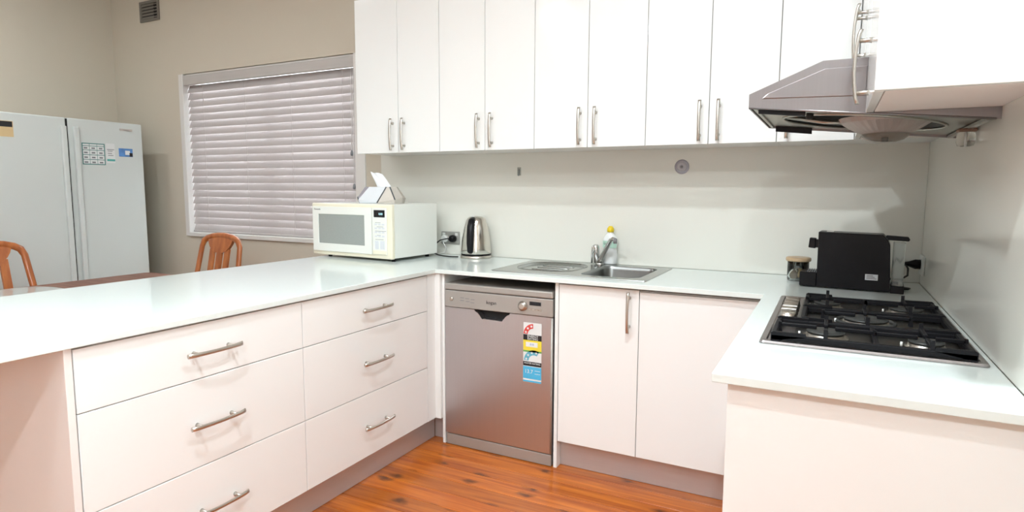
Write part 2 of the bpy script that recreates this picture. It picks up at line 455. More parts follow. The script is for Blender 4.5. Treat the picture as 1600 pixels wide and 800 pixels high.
# window
wf = MB()
wf.box(WX0, WX0+0.05, -0.012, 0.11, WZ0, WZ1-0.002, 0.003)
wf.box(WX1-0.085, WX1, -0.012, 0.11, WZ0, WZ1-0.002, 0.003)
win = struct('window_1', wf, MT['trim'])
sill = obj('window_sill', MB().box(WX0+0.05, WX1-0.085, -0.022, 0.11, WZ0, WZ0+0.032, 0.003), MT['trim'], win)
sash = MB().grid([WX0+0.05, WX0+0.09, -1.97, -1.93, WX1-0.125, WX1-0.085], [WZ0+0.032, WZ0+0.08, WZ1-0.05, WZ1-0.002],
                 lambda x, z: not ((WX0+0.09 < x < -1.97 or -1.93 < x < WX1-0.125) and WZ0+0.08 < z < WZ1-0.05), 0.085, 0.11, 'y')
obj('sash', sash, MT['trim'], win)
obj('pane', MB().box(WX0+0.09, -1.97, 0.095, 0.099, WZ0+0.08, WZ1-0.05), MT['glass'], win)
obj('pane', MB().box(-1.93, WX1-0.125, 0.095, 0.099, WZ0+0.08, WZ1-0.05), MT['glass'], win)
w2 = struct('window_2', MB().grid([WY0, WY0+0.05, -4.245, -4.205, WY1-0.05, WY1], [WRZ0, WRZ0+0.05, WRZ1-0.05, WRZ1], lambda y, z: not ((WY0+0.05 < y < -4.245 or -4.205 < y < WY1-0.05) and WRZ0+0.05 < z < WRZ1-0.05), XR+0.06, XR+0.10, 'x'), MT['trim'])
obj('pane', MB().box(XR+0.078, XR+0.082, WY0+0.05, -4.245, WRZ0+0.05, WRZ1-0.05), MT['glass'], w2)
obj('pane', MB().box(XR+0.078, XR+0.082, -4.205, WY1-0.05, WRZ0+0.05, WRZ1-0.05), MT['glass'], w2)
# blind
bl = thing('venetian_blind', 'white timber venetian blind lowered over the window', 'blind', (-1.96, 0.02, WZ0+0.034))
BX0, BX1 = -2.826, -1.089
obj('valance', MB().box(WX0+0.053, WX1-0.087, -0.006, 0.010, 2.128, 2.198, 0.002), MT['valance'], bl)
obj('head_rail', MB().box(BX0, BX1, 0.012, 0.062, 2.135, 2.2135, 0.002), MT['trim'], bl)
ns = 21; zt = 2.103; sp = (zt-1.012)/(ns-1)
ca, sa = math.cos(math.radians(68)), math.sin(math.radians(68))
base = None
for i in range(ns):
    z = zt - i*sp
    w2 = 0.0325
    poly = []
    for k in range(7):
        a = -1 + 2*k/6; bow = 0.0022*(1-a*a)
        poly.append((0.038 + a*w2*ca - bow*sa, a*w2*sa + bow*ca*0.5))
    up_ = [(y, zz) for y, zz in poly]; dn = [(y+0.0028*sa, zz-0.0028*ca) for y, zz in poly][::-1]
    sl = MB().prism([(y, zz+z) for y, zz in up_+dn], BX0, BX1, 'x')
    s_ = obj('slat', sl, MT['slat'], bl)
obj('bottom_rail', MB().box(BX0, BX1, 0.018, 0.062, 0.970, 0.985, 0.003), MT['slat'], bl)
for x in (-2.62, -2.15, -1.68, -1.20):
    obj('ladder_tape', MB().box(x-0.0012, x+0.0012, 0.0085, 0.0095, 0.98, 2.13), MT['slat'], bl)
for x, z in ((-1.118, 1.56), (-1.103, 1.335)):
    c_ = obj('pull_cord', MB().tube([(x, 0.003, 2.12), (x, 0.0, 1.9), (x, -0.004, z+0.02)], 0.0014, 6), MT['trim'], bl)
    obj('cord_knob', MB().lathe([(0.003, 0.035), (0.007, 0.028), (0.010, 0.010), (0.009, 0.0), (0.004, -0.004)], (x, -0.004, z-0.012), 10), MT['greyink'], c_)
# wall vent
vt = thing('air_vent', 'small grey louvred wall vent high above the window', 'vent', (-3.2, 0, 2.66))
obj('frame', MB().grid([-3.325, -3.30, -3.10, -3.078], [2.66, 2.678, 2.80, 2.82], lambda x, z: not (-3.30 < x < -3.10 and 2.678 < z < 2.80), -0.012, -0.001, 'y', 0.001), MT['vent'], vt)
obj('backing', MB().box(-3.30, -3.10, -0.003, -0.001, 2.678, 2.80), MT['dark'], vt)
for i in range(5):
    z = 2.69 + i*0.0245
    obj('louvre', MB().prism([(-0.011, z-0.009), (-0.009, z-0.010), (-0.0035, z+0.008), (-0.0055, z+0.009)], -3.30, -3.145, 'x'), MT['vent'], vt)
    obj('louvre', MB().prism([(-0.010, z-0.004), (-0.008, z-0.005), (-0.0035, z+0.004), (-0.0055, z+0.005)], -3.14, -3.10, 'x'), MT['vent'], vt)

# ------------------------------------------------------------------ lamps
for i, (x, y, wt) in enumerate(LAMPS):
    where = ['over the camera end of the peninsula', 'nearest the front wall', 'over the aisle by the sink and hob', 'behind the camera on the right', 'over the middle of the kitchen floor', 'over the fridges', 'over the dining table near the window'][i]
    t = thing('ceiling_downlight', 'round white recessed downlight ' + where, 'light', (x, y, CEIL-0.03), 0, 'downlights in the ceiling')
    obj('trim_ring', MB().lathe([(0.070, 0.012), (0.095, 0.012), (0.095, 0.016), (0.092, 0.030), (0.070, 0.030)], (x, y, CEIL-0.031), 28, capb=False, capt=False), MT['whiteplastic'], t)
    obj('diffuser', MB().lathe([(0.070, 0.018), (0.070, 0.026)], (x, y, CEIL-0.031), 28), MT['lamp'], t)
    ld = bpy.data.lights.new('downlight_bulb', 'AREA'); ld.shape = 'DISK'; ld.size = 0.10; ld.energy = wt; ld.color = LAMP_COL
    lo = bpy.data.objects.new('downlight_bulb', ld); COL.objects.link(lo); lo.parent = t; lo.location = (0, 0, 0.010)

# ------------------------------------------------------------------ handles
def handle(parent, c, L, N, ln=0.182):
    """bow handle: c on the face, L along the bar, N away from the face"""
    c, L, N = Vector(c), Vector(L), Vector(N); S = L.cross(N)
    mb = MB(); P = []; R = []; n = 16; rings = []
    for i in range(n+1):
        t = -1 + 2*i/n
        out = 0.026 + 0.009*(1 - t*t) - (0.002 if abs(t) > 0.9 else 0)
        wd = 0.0064 + 0.0016*t*t; th = 0.0042 + 0.001*t*t
        ctr = c + L*(t*ln/2) + N*out
        rings.append([ctr + S*(math.cos(2*PI*k/10)*wd) + N*(math.sin(2*PI*k/10)*th) for k in range(10)])
    mb.loops(rings, True, True, True)
    for sg in (-1, 1):
        q = c + L*(sg*0.064)
        mb.tube([q - N*0.0005, q + N*0.006, q + N*0.027], [0.0075, 0.0055, 0.005], 10)
    return obj('handle', mb, MT['nickel'], parent)

# ------------------------------------------------------------------ upper cabinets
ZU, ZT = 1.536, 2.42
YD = -0.33          # front of upper doors
ub = [-0.785, -0.475, -0.190, 0.101, 0.392, 0.682, 0.9715, 1.259, 1.5435]
plc = ['at the left end of the wall run, beside the blind', 'second from the blind, above the kettle', 'third from the blind, above the sink', 'fourth from the blind, left of the range hood']
for k in range(4):
    a, m_, c = ub[2*k], ub[2*k+1], ub[2*k+2]
    t = thing('wall_cabinet', 'gloss white two-door wall cabinet ' + plc[k], 'cabinet', ((a+c)/2, -0.165, ZU), 0, 'wall cabinets over the worktop')
    obj('carcass', MB().box(a+0.0006, c-0.0006, YD+0.021, -0.0065, ZU, ZT, 0.001), MT['carcass'], t)
    for x0, x1, hx in ((a, m_, m_-0.038), (m_, c, m_+0.043)):
        d = obj('door', MB().box(x0+0.0015, x1-0.0015, YD, YD+0.019, ZU-0.003, ZT, 0.0012), MT['gloss'], t)
        handle(d, (hx, YD, 1.636), (0, 0, 1), (0, -1, 0))
XF = 1.838         # face of the right hand wall cabinets
t = thing('wall_cabinet', 'gloss white corner wall cabinet behind the range hood', 'cabinet', (1.69, -0.165, ZU), 0, 'wall cabinets over the worktop')
obj('carcass', MB().box(1.5441, XR-0.0065, YD+0.021, -0.0065, ZU, ZT, 0.001), MT['carcass'], t)
d = obj('door', MB().box(1.545, XF-0.002, YD, YD+0.019, ZU-0.003, ZT, 0.0012), MT['gloss'], t)
handle(d, (1.583, YD, 1.636), (0, 0, 1), (0, -1, 0))

def side_cab(y0, y1, z0, label, doors):
    t = thing('wall_cabinet', label, 'cabinet', (2.0, (y0+y1)/2, z0), 0, 'wall cabinets on the hood wall')
    obj('carcass', MB().box(XF+0.021, XR-0.0065, y0+0.0006, y1-0.0006, z0, ZT, 0.001), MT['under'], t)
    for (a, b, hy, hz) in doors:
        d = obj('door', MB().box(XF, XF+0.019, a+0.0015, b-0.0015, z0-0.001, ZT, 0.0012), MT['gloss'], t)
        handle(d, (XF, hy, hz), (0, 0, 1), (-1, 0, 0))
    return t
HY0, HY1 = -1.30, -0.66
side_cab(HY1+0.012, YD-0.002, ZU, 'gloss white narrow wall cabinet filling the corner beyond the hood', [(HY1+0.012, YD-0.002, -0.60, 1.70)])
HTOP = 1.684
side_cab(HY0, HY1+0.010, HTOP+0.004, 'short gloss white cabinet directly above the range hood', [(HY0, -0.975, -1.012, HTOP+0.12), (-0.975, HY1+0.010, -0.940, HTOP+0.12)])
nc = side_cab(-1.72, HY0-0.002, ZU, 'big white wall cabinet nearest the camera at the right edge', [(-1.70, HY0-0.002, -1.42, 1.636)])
obj('end_panel', MB().box(XF, XR-0.0065, -1.7210, -1.7015, ZU-0.001, ZT, 0.001), MT['gloss'], nc)

# ------------------------------------------------------------------ worktop
WT, WB = 0.92, 0.899
PX0 = -0.950; PY0 = -2.76
RX, RY = 1.553, -1.842
SX0, SX1, SY0, SY1 = 0.285, 1.040, -0.550, -0.062      # bowl cut-out
CX0, CX1, CY0, CY1 = 1.66, 2.08, -1.46, -0.74          # hob cut-out
def keep(x, y):
    inside = (x < 0) or (y > -0.658) or (x > RX and y > RY)
    if SX0 < x < SX1 and SY0 < y < SY1: return False
    if CX0 < x < CX1 and CY0 < y < CY1: return False
    return inside
wt_ = MB().grid([PX0, 0, SX0, SX1, RX, CX0, CX1, XR-0.0065], [PY0, RY, CY0, CY1, -0.658, SY0, SY1, -0.0065], keep, WB, WT, 'z', 0.002)
tag(obj('worktop', wt_, MT['stone']), 'pale glossy stone worktop running round three sides', 'worktop')

# ------------------------------------------------------------------ peninsula drawers
DX = -0.013
DZ = [0.134, 0.420, 0.712, 0.893]
YB = [-2.347, -1.540, -0.716]
for k, (ya, yb, lab) in enumerate(((YB[0], YB[1], 'white three-drawer base cabinet nearer the camera under the peninsula'), (YB[1], YB[2], 'white three-drawer base cabinet beside the dishwasher corner'))):
    t = thing('drawer_cabinet', lab, 'cabinet', (-0.3, (ya+yb)/2, 0), 0, 'drawer cabinets in the peninsula')
    obj('carcass', MB().box(-0.60, DX-0.021, ya+0.001, yb-0.001, DZ[0]+0.004, WB-0.0005), MT['carcass'], t)
    hc = -1.933 if k == 0 else -1.117
    for j in range(3):
        d = obj('drawer_front', MB().box(DX-0.019, DX, ya+0.0015, yb-0.0015, DZ[j]+(0.0015 if j else 0), DZ[j+1]-0.0015, 0.0012), MT['gloss'], t)
        hz = [0.272, 0.563, 0.800][j]
        handle(d, (DX, hc, hz), (0, 1, 0), (1, 0, 0), 0.20)
tag(obj('end_panel', MB().box(PX0+0.03, DX, -2.369, -2.349, 0.0, WB-0.0005, 0.001), MT['carcass']), 'upright white panel closing the camera end of the peninsula', 'panel')
tag(obj('back_panel', MB().box(PX0+0.03, PX0+0.05, -2.347, -0.01, 0.0, WB-0.0005, 0.001), MT['carcass']), 'white panel facing the dining side of the peninsula', 'panel')
tag(obj('kickboard', MB().box(-0.080, -0.063, -2.347, -0.585, 0.001, 0.131, 0.001), MT['kick']), 'long brushed metal kickboard under the peninsula drawers', 'kickboard')
tag(obj('corner_filler', MB().grid([-0.05, DX-0.001, DX, 0.019], [-0.7145, -0.648, -0.628], lambda x, y: (x > DX-0.02 and y > -0.648) or (x < DX), 0.134, WB-0.0005, 'z', 0.0), MT['gloss']),
    'white filler strip in the inner corner left of the dishwasher', 'panel')
tag(obj('kickboard', MB().box(-0.0625, 0.0195, -0.583, -0.566, 0.001, 0.131, 0.001), MT['kick']), 'tiny metal kickboard piece in the corner beside the dishwasher', 'kickboard')

# ------------------------------------------------------------------ back run
YB_ = -0.628
tag(obj('side_panel', MB().box(0.0205, 0.036, -0.632, -0.012, 0.0, WB-0.0005, 0.001), MT['gloss']), 'white upright panel on the left side of the dishwasher', 'panel')
tag(obj('side_panel', MB().box(0.650, 0.667, -0.630, -0.012, 0.0, WB-0.0005, 0.001), MT['gloss']), 'white upright panel on the right side of the dishwasher', 'panel')
t = thing('sink_cabinet', 'white two-door base cabinet under the sink', 'cabinet', (1.12, -0.3, 0))
obj('carcass', MB().grid([0.669, 0.69, 1.555, 1.575], [-0.607, -0.59, -0.03, -0.012], lambda x, y: not (0.69 < x < 1.555 and -0.59 < y < -0.03), 0.136, WB-0.012, 'z'), MT['carcass'], t)
d = obj('door', MB().box(0.6695, 1.0465, YB_, YB_+0.019, 0.134, 0.890, 0.0012), MT['gloss'], t)
handle(d, (1.004, YB_, 0.790), (0, 0, 1), (0, -1, 0))
obj('door', MB().box(1.0495, 1.573, YB_, YB_+0.019, 0.134, 0.882, 0.0012), MT['gloss'], t)
tag(obj('kickboard', MB().box(0.668, 1.640, -0.583, -0.566, 0.001, 0.131, 0.001), MT['kick']), 'brushed metal kickboard below the sink cabinet doors', 'kickboard')

tag(obj('corner_filler', MB().box(1.5765, 1.604, -0.6535, -0.6285, 0.134, 0.890, 0.001), MT['gloss']), 'white filler strip in the corner between sink doors and hob cabinet', 'panel')
# ------------------------------------------------------------------ right run
t = thing('base_cabinet', 'white base cabinet under the gas hob', 'cabinet', (1.86, -1.2, 0))
RXF = 1.585
obj('carcass', MB().grid([RXF+0.021, RXF+0.04, XR-0.03, XR-0.008], [-1.798, -1.78, -0.68, -0.655], lambda x, y: not (RXF+0.04 < x < XR-0.03 and -1.78 < y < -0.68), 0.136, 0.86, 'z'), MT['carcass'], t)
obj('end_panel', MB().box(RXF, XR-0.008, -1.818, -1.799, 0.0, WB-0.0005, 0.001), MT['gloss'], t)
ys = [-1.797, -1.22, -0.655]
for i in range(2):
    d = obj('door', MB().box(RXF, RXF+0.019, ys[i]+0.0015, ys[i+1]-0.0015, 0.134, 0.890, 0.0012), MT['gloss'], t)
    handle(d, (RXF, (-1.50 if i == 0 else -0.72), 0.705), (0, 0, 1), (-1, 0, 0))
tag(obj('kickboard', MB().box(1.642, 1.659, -1.797, -0.585, 0.001, 0.131, 0.001), MT['kick']), 'metal kickboard under the hob cabinet', 'kickboard')

# ------------------------------------------------------------------ dishwasher
t = thing('dishwasher', 'stainless steel dishwasher between the drawers and the sink cabinet', 'dishwasher', (0.341, -0.33, 0))
A, B = 0.042, 0.641; YW = -0.636
obj('body', MB().box(A+0.004, B-0.006, YW+0.045, -0.04, 0.012, 0.815), MT['dwgrey'], t)
obj('lid', MB().box(A, B, YW-0.004, -0.035, 0.8185, 0.851, 0.006, 2), MT['dwgrey'], t)
cp = obj('control_panel', MB().box(A-0.001, B+0.001, YW-0.002, YW+0.044, 0.730, 0.8155, 0.004, 2), MT['dwgrey'], t)
# door with a finger pocket notch in its upper edge
nx0, nx1, nz = 0.216, 0.416, 0.684
poly = [(A, 0.064), (B, 0.064), (B, 0.728), (nx1, 0.728)]
for k in range(8):
    a = k/7; poly.append((nx1-0.004-0.040*a**0.7, 0.720-(0.720-nz)*(1-math.cos(a*PI/2))**0.6))
poly += [(nx0+0.05, nz+0.002)]
for k in range(8):
    a = 1-k/7; poly.append((nx0+0.004+0.040*a**0.7, 0.720-(0.720-nz)*(1-math.cos(a*PI/2))**0.6))
poly += [(nx0, 0.728), (A, 0.728)]
dr = obj('door', MB().prism(poly, YW, YW+0.040, 'y', 0.0), MT['dwsteel'], t)
obj('door_edge', MB().tube([(B-0.004, YW+0.004, 0.066), (B-0.004, YW+0.004, 0.726)], 0.006, 10), MT['dwgrey'], dr)
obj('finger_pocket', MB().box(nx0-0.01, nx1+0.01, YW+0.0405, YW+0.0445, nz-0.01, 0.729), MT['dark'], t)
obj('kick_plate', MB().box(A+0.003, B-0.002, YW+0.003, YW+0.03, 0.002, 0.058, 0.002), MT['dwgrey'], t)
kn = obj('dial', MB().lathe([(0.024, 0), (0.024, 0.006), (0.019, 0.008), (0.017, 0.016), (0.012, 0.018)], (0.487, YW-0.002, 0.772), 24, 'y'), MT['nickel'], cp)
obj('power_button', MB().lathe([(0.011, 0), (0.011, 0.003), (0.008, 0.005)], (0.082, YW-0.002, 0.772), 18, 'y'), MT['nickel'], cp)
obj('display', MB().box(0.522, 0.582, YW-0.0028, YW-0.001, 0.779, 0.797), MT['display'], cp)
for i in range(4):
    obj('button', MB().box(0.517+i*0.018, 0.531+i*0.018, YW-0.0035, YW-0.001, 0.755, 0.763, 0.001), MT['nickel'], cp)
text('kogan', 0.024, (0.314, YW-0.0026, 0.771), (1, 0, 0), (0, 0, 1), MT['ink'], cp)
for i, (x, z) in enumerate(((0.146, 0.782), (0.176, 0.780), (0.208, 0.778), (0.146, 0.768), (0.178, 0.766), (0.206, 0.762))):
    obj('print_mark', MB().box(x-0.011, x+0.011, YW-0.0026, YW-0.0018, z-0.0015, z+0.0015), MT['greyink'], cp)
# energy and water rating labels
YL = YW
def lab(name, x0, x1, z0, z1, m, dep=0.0008, par=None):
    return obj(name, MB().box(x0, x1, YL-dep, YL-dep+0.0007, z0, z1), MT[m], par or t)
def arc(cx, cz, r0, r1, a0, a1, m, par, dep=0.0014):
    mb = MB(); n = 14; P = []
    for k in range(n+1):
        a = math.radians(a0+(a1-a0)*k/n); P.append((cx+r1*math.cos(a), cz+r1*math.sin(a)))
    for k in range(n, -1, -1):
        a = math.radians(a0+(a1-a0)*k/n); P.append((cx+r0*math.cos(a), cz+r0*math.sin(a)))
    return obj('rating_arc', mb.prism(P, YL-dep, YL-dep+0.0005, 'y'), MT[m], par)
def stars(cx, cz, r, angs, par):
    mb = MB()
    for a in angs:
        a = math.radians(a); x, z = cx+r*math.cos(a), cz+r*math.sin(a)
        P = []
        for k in range(10):
            rr = 0.0075 if k % 2 == 0 else 0.0034
            P.append((x+rr*math.cos(PI/2+k*PI/5), z+rr*math.sin(PI/2+k*PI/5)))
        mb.prism(P, YL-0.0020, YL-0.0014, 'y')
    return obj('rating_stars', mb, MT['sheet'], par)
lx0, lx1 = 0.490, 0.586
e1 = lab('energy_label', lx0, lx1, 0.555, 0.694, 'sheet'); e1['label'] = 'red and yellow energy rating sticker'
arc(0.543, 0.637, 0.030, 0.052, 92, 178, 'red', e1); stars(0.543, 0.637, 0.041, (105, 135, 165), e1)
lab('black_band', lx0, lx1, 0.609, 0.636, 'ink', 0.0014, e1)
text('ENERGY', 0.0155, (0.540, YL-0.0018, 0.6285), (1, 0, 0), (0, 0, 1), MT['sheet'], e1)
text('RATING', 0.0155, (0.540, YL-0.0018, 0.6160), (1, 0, 0), (0, 0, 1), MT['sheet'], e1)
lab('yellow_band', lx0, lx1, 0.559, 0.609, 'lyellow', 0.0014, e1)
lab('number_box', lx0+0.014, lx1-0.020, 0.577, 0.600, 'sheet', 0.0018, e1)
text('010', 0.014, (0.536, YL-0.0022, 0.589), (1, 0, 0), (0, 0, 1), MT['blueprint'], e1)
lab('green_band', lx0, lx1, 0.551, 0.559, 'lgreen', 0.0014, e1)
e2 = lab('water_label', lx0, lx1, 0.404, 0.550, 'sheet'); e2['label'] = 'blue water rating sticker'
arc(0.548, 0.508, 0.030, 0.054, 62, 178, 'lteal', e2); stars(0.548, 0.508, 0.042, (75, 107, 139, 168), e2)
lab('black_band', lx0, lx1, 0.483, 0.504, 'ink', 0.0014, e2)
text('WATER RATING', 0.0118, (0.538, YL-0.0018, 0.496), (1, 0, 0), (0, 0, 1), MT['sheet'], e2)
lab('blue_band', lx0, lx1, 0.420, 0.480, 'lcyan', 0.0014, e2)
text('13.7', 0.026, (0.520, YL-0.0018, 0.455), (1, 0, 0), (0, 0, 1), MT['sheet'], e2)
lab('print_mark', 0.552, 0.580, 0.461, 0.463, 'sheet', 0.0018, e2)
lab('print_mark', 0.552, 0.580, 0.446, 0.448, 'sheet', 0.0018, e2)
lab('blue_band', lx0, lx1, 0.404, 0.412, 'lcyan', 0.0014, e2)

# ------------------------------------------------------------------ sink, tap
t = thing('sink', 'stainless steel sink with drainer let into the worktop', 'sink', (0.66, -0.3, WT))
ox0, ox1, oy0, oy1 = 0.268, 1.056, -0.568, -0.045
zr = WT+0.0035
bowl = rrect(0.712, 1.006, -0.508, -0.108, 0.055, 6)
drn = rrect(0.318, 0.655, -0.470, -0.105, 0.13, 7)
outer = rrect(ox0, ox1, oy0, oy1, 0.012, 4)
rim = MB().fill(outer, [bowl, drn], lambda x, y: (x, y, zr))
rim.loops([[(x, y, zr) for x, y in outer], [(0.662+(x-0.662)*1.004, -0.3065+(y+0.3065)*1.006, WT+0.0005) for x, y in outer]], False, False, False)
obj('rim', rim, MT['sink'], t)
def shr(loop, k, cx, cy): return [(cx+(x-cx)*k, cy+(y-cy)*k) for x, y in loop]
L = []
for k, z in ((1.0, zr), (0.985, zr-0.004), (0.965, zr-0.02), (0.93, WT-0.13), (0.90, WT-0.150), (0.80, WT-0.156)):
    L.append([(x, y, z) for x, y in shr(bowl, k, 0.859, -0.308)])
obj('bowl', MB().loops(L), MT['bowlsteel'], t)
obj('waste', MB().lathe([(0.040, 0), (0.040, 0.002), (0.030, 0.0025), (0.028, 0.0008)], (0.859, -0.308, WT-0.1565), 20), MT['chrome'], t)
L = []
for k, z in ((1.0, zr), (0.992, zr+0.0022), (0.975, zr-0.003), (0.95, WT-0.005), (0.90, WT-0.006)):
    L.append([(x, y, z) for x, y in shr(drn, k, 0.4865, -0.2875)])
obj('drainer', MB().loops(L), MT['sink'], t)
for i in range(3):
    y = -0.36+i*0.07
    obj('drainer_ridge', MB().tube([(0.40, y, WT-0.0058), (0.44, y, WT-0.005), (0.55, y, WT-0.005), (0.58, y, WT-0.0058)], 0.003, 6), MT['sink'], t)
t = thing('tap', 'chrome mixer tap with raised lever at the back of the sink', 'tap', (0.672, -0.075, zr))
bx, by = 0.672, -0.075
obj('base', MB().lathe([(0.025, 0), (0.025, 0.006), (0.018, 0.010)], (bx, by, zr), 20), MT['chrome'], t)
obj('body', MB().lathe([(0.016, 0), (0.016, 0.05), (0.018, 0.07), (0.017, 0.092), (0.010, 0.10)], (bx-0.018, by, zr+0.008), 18, M=Matrix.Rotation(math.radians(-4), 3, 'Y').to_4x4()), MT['chrome'], t)
obj('spout', MB().tube([(bx-0.004, by, zr+0.010), (bx+0.010, by-0.008, zr+0.035), (bx+0.045, by-0.035, zr+0.090), (bx+0.078, by-0.060, zr+0.138), (bx+0.092, by-0.070, zr+0.146), (bx+0.110, by-0.085, zr+0.143)],
                       [0.014, 0.014, 0.013, 0.012, 0.011, 0.010], 12), MT['chrome'], t)
obj('aerator', MB().lathe([(0.010, 0), (0.010, 0.026)], (bx+0.110, by-0.085, zr+0.124), 14), MT['greyink'], t)
obj('lever', MB().tube([(bx-0.045, by-0.005, zr+0.006), (bx-0.043, by-0.006, zr+0.060), (bx-0.038, by-0.006, zr+0.092), (bx-0.018, by-0.002, zr+0.098)], [0.005, 0.0055, 0.009, 0.010], 10), MT['chrome'], t)

# detergent bottle
bt = thing('detergent_bottle', 'white dishwashing liquid bottle with yellow cap behind the tap', 'bottle', (0.715, -0.036, WT))
def oval(a, b, z, n=20, cx=0.715, cy=-0.036): return [(cx+a*math.cos(2*PI*k/n), cy+b*math.sin(2*PI*k/n), z) for k in range(n)]
obj('body', MB().loops([oval(a, b, zr+z) for a, b, z in ((0.034, 0.022, 0.001), (0.040, 0.026, 0.006), (0.041, 0.0265, 0.05), (0.036, 0.024, 0.085), (0.041, 0.0265, 0.115), (0.038, 0.025, 0.140), (0.024, 0.018, 0.160), (0.014, 0.013, 0.170), (0.013, 0.012, 0.176))], True, True, True), MT['bottle'], bt)
obj('cap', MB().lathe([(0.0165, 0), (0.019, 0.006), (0.018, 0.020), (0.012, 0.028), (0.009, 0.033)], (0.715, -0.036, zr+0.174), 18), MT['yellow'], bt)
lb = MB(); F = []
for z in (0.090, 0.128):
    F.append([(0.715+0.0418*math.cos(math.radians(200+140*k/10)), -0.036+0.0276*math.sin(math.radians(200+140*k/10)), zr+z) for k in range(11)])
vs2 = F[0]+F[1]; lb.add(vs2, [[k, k+1, 12+k, 11+k] for k in range(10)], True)
obj('label_band', lb, MT['mint'], bt)
text('Lime', 0.018, (0.706, -0.0645, zr+0.114), (1, 0, 0), (0, 0, 1), MT['ink'], bt)

# ------------------------------------------------------------------ microwave (built in its own frame: front edge at y=0 facing -y, right corner at x=0)
mwz = WT
MRX = math.radians(-3.5)
mw = thing('microwave', 'cream and white microwave oven on the peninsula worktop', 'microwave', (-0.372, -0.535, mwz), MRX)
W, D, H, F0 = 0.625, 0.405, 0.302, 0.017
obj('casing', MB().box(-W, 0, 0.026, D, F0, F0+H, 0.004, 2), MT['mwwhite'], mw, False)
fr = obj('front_frame', MB().box(-W-0.002, 0.002, 0.0, 0.0255, F0-0.003, F0+H, 0.006, 2), MT['cream'], mw, False)
dx0, dx1 = -W+0.012, -0.142
do = MB().grid([dx0, dx0+0.048, dx1-0.053, dx1], [F0+0.020, F0+0.066, F0+H-0.064, F0+H-0.020],
               lambda x, z: not (dx0+0.048 < x < dx1-0.053 and F0+0.066 < z < F0+H-0.064), -0.010, -0.0003, 'y', 0.002)
dd = obj('door', do, MT['mwwhite'], mw, False)
obj('door_glass', MB().box(dx0+0.047, dx1-0.052, -0.006, -0.0005, F0+0.065, F0+H-0.063), MT['mwglass'], dd, False)
text('Panasonic', 0.0135, (dx0+0.042, -0.0103, F0+H-0.036), (1, 0, 0), (0, 0, 1), MT['ink'], dd, False)
pn = obj('control_panel', MB().box(dx1+0.003, -0.032, -0.006, -0.0003, F0+0.020, F0+H-0.020, 0.002), MT['mwwhite'], mw, False)
obj('display', MB().box(-0.124, -0.044, -0.0075, -0.006, F0+H-0.072, F0+H-0.032), MT['display'], pn, False)
text('0:00', 0.017, (-0.072, -0.0079, F0+H-0.054), (1, 0, 0), (0, 0, 1), MT['digits'], pn, False)
for r_ in range(6):
    for c_ in range(3):
        z = F0+0.186-r_*0.022
        if r_ > 3: continue
        obj('button', MB().box(-0.119+c_*0.026, -0.099+c_*0.026, -0.0072, -0.006, z, z+0.009, 0.0006), MT['carton'], pn, False)
obj('button', MB().box(-0.118, -0.090, -0.0078, -0.006, F0+0.052, F0+0.098, 0.002), MT['carton'], pn, False)
obj('button', MB().box(-0.080, -0.048, -0.0078, -0.006, F0+0.052, F0+0.098, 0.002), MT['carton'], pn, False)
for i in range(5):
    z = F0+0.199-i*0.0235
    obj('print_mark', MB().box(-0.115+0.012*(i % 2), -0.075+0.02*(i % 3), -0.0066, -0.0059, z, z+0.002), MT['greyink'], pn, False)
obj('open_button', MB().box(dx1+0.006, -0.034, -0.0085, -0.006, F0+0.023, F0+0.044, 0.002), MT['cream'], pn, False)
for fx, fy in ((-W+0.09, 0.05), (-0.02, 0.035), (-W+0.09, D-0.05), (-0.04, D-0.05)):
    obj('foot', MB().lathe([(0.012, 0), (0.013, 0.016)], (fx, fy, 0.0), 12), MT['black'], mw, False)

# tissue box on the microwave: faceted prism carton
tz = mwz+F0+H
tb = thing('tissue_box', 'faceted grey and white tissue box on top of the microwave', 'tissue box', (-0.585, -0.36, tz+0.001), math.radians(10))
a_, c_, hh = 0.115, 0.060, 0.095
low = [(-a_, -c_, 0), (a_*0.05, -c_, 0), (a_*1.05, -c_, 0), (a_*1.35, 0.0, 0), (a_*1.05, c_, 0), (-a_, c_, 0), (-a_*1.35, 0, 0)]
T0 = [(-a_*1.05, -0.045, hh*0.98), (-a_*0.20, -0.045, hh), (a_*0.55, -0.045, hh), (a_*1.2, 0.045, hh), (-a_*0.95, 0.045, hh)]
# hexagonal-faceted carton: lower belt leaning out, upper belt leaning in
bp_ = [(-0.135, -0.020, 0), (-0.105, -0.062, 0), (0.010, -0.062, 0), (0.120, -0.062, 0), (0.135, 0.0, 0), (0.120, 0.062, 0), (-0.105, 0.062, 0), (-0.135, 0.020, 0)]
mp_ = [(-0.148, -0.012, 0.034), (-0.112, -0.066, 0.022), (0.010, -0.066, 0.004), (0.126, -0.066, 0.022), (0.142, 0.0, 0.034), (0.126, 0.066, 0.03), (-0.112, 0.066, 0.03), (-0.148, 0.020, 0.034)]
tp_ = [(-0.100, -0.010, hh), (-0.050, -0.048, hh), (0.062, -0.048, hh), (0.085, -0.048, hh), (0.105, -0.005, hh), (0.085, 0.048, hh), (-0.050, 0.048, hh), (-0.100, 0.015, hh)]
def facet(name, idx, m):
    mb = MB()
    for lo_, hi_ in ((bp_, mp_), (mp_, tp_)):
        for i in idx:
            j = (i+1) % 8
            mb.add([lo_[i], lo_[j], hi_[j], hi_[i]], [[0, 1, 2, 3]])
    return obj(name, mb, MT[m], tb, False)
facet('white_panel', [1, 5], 'carton'); facet('grey_panel', [0, 7, 6], 'cartongrey'); facet('beige_panel', [2, 3, 4], 'cartonbeige')
mb = MB(); mb.add(tp_, [list(range(8))]); mb.add(bp_, [list(range(8))[::-1]]); obj('top_card', mb, MT['carton'], tb, False)
def band(p, q, off, r=0.0035): return MB().tube([p, q], r, 6)
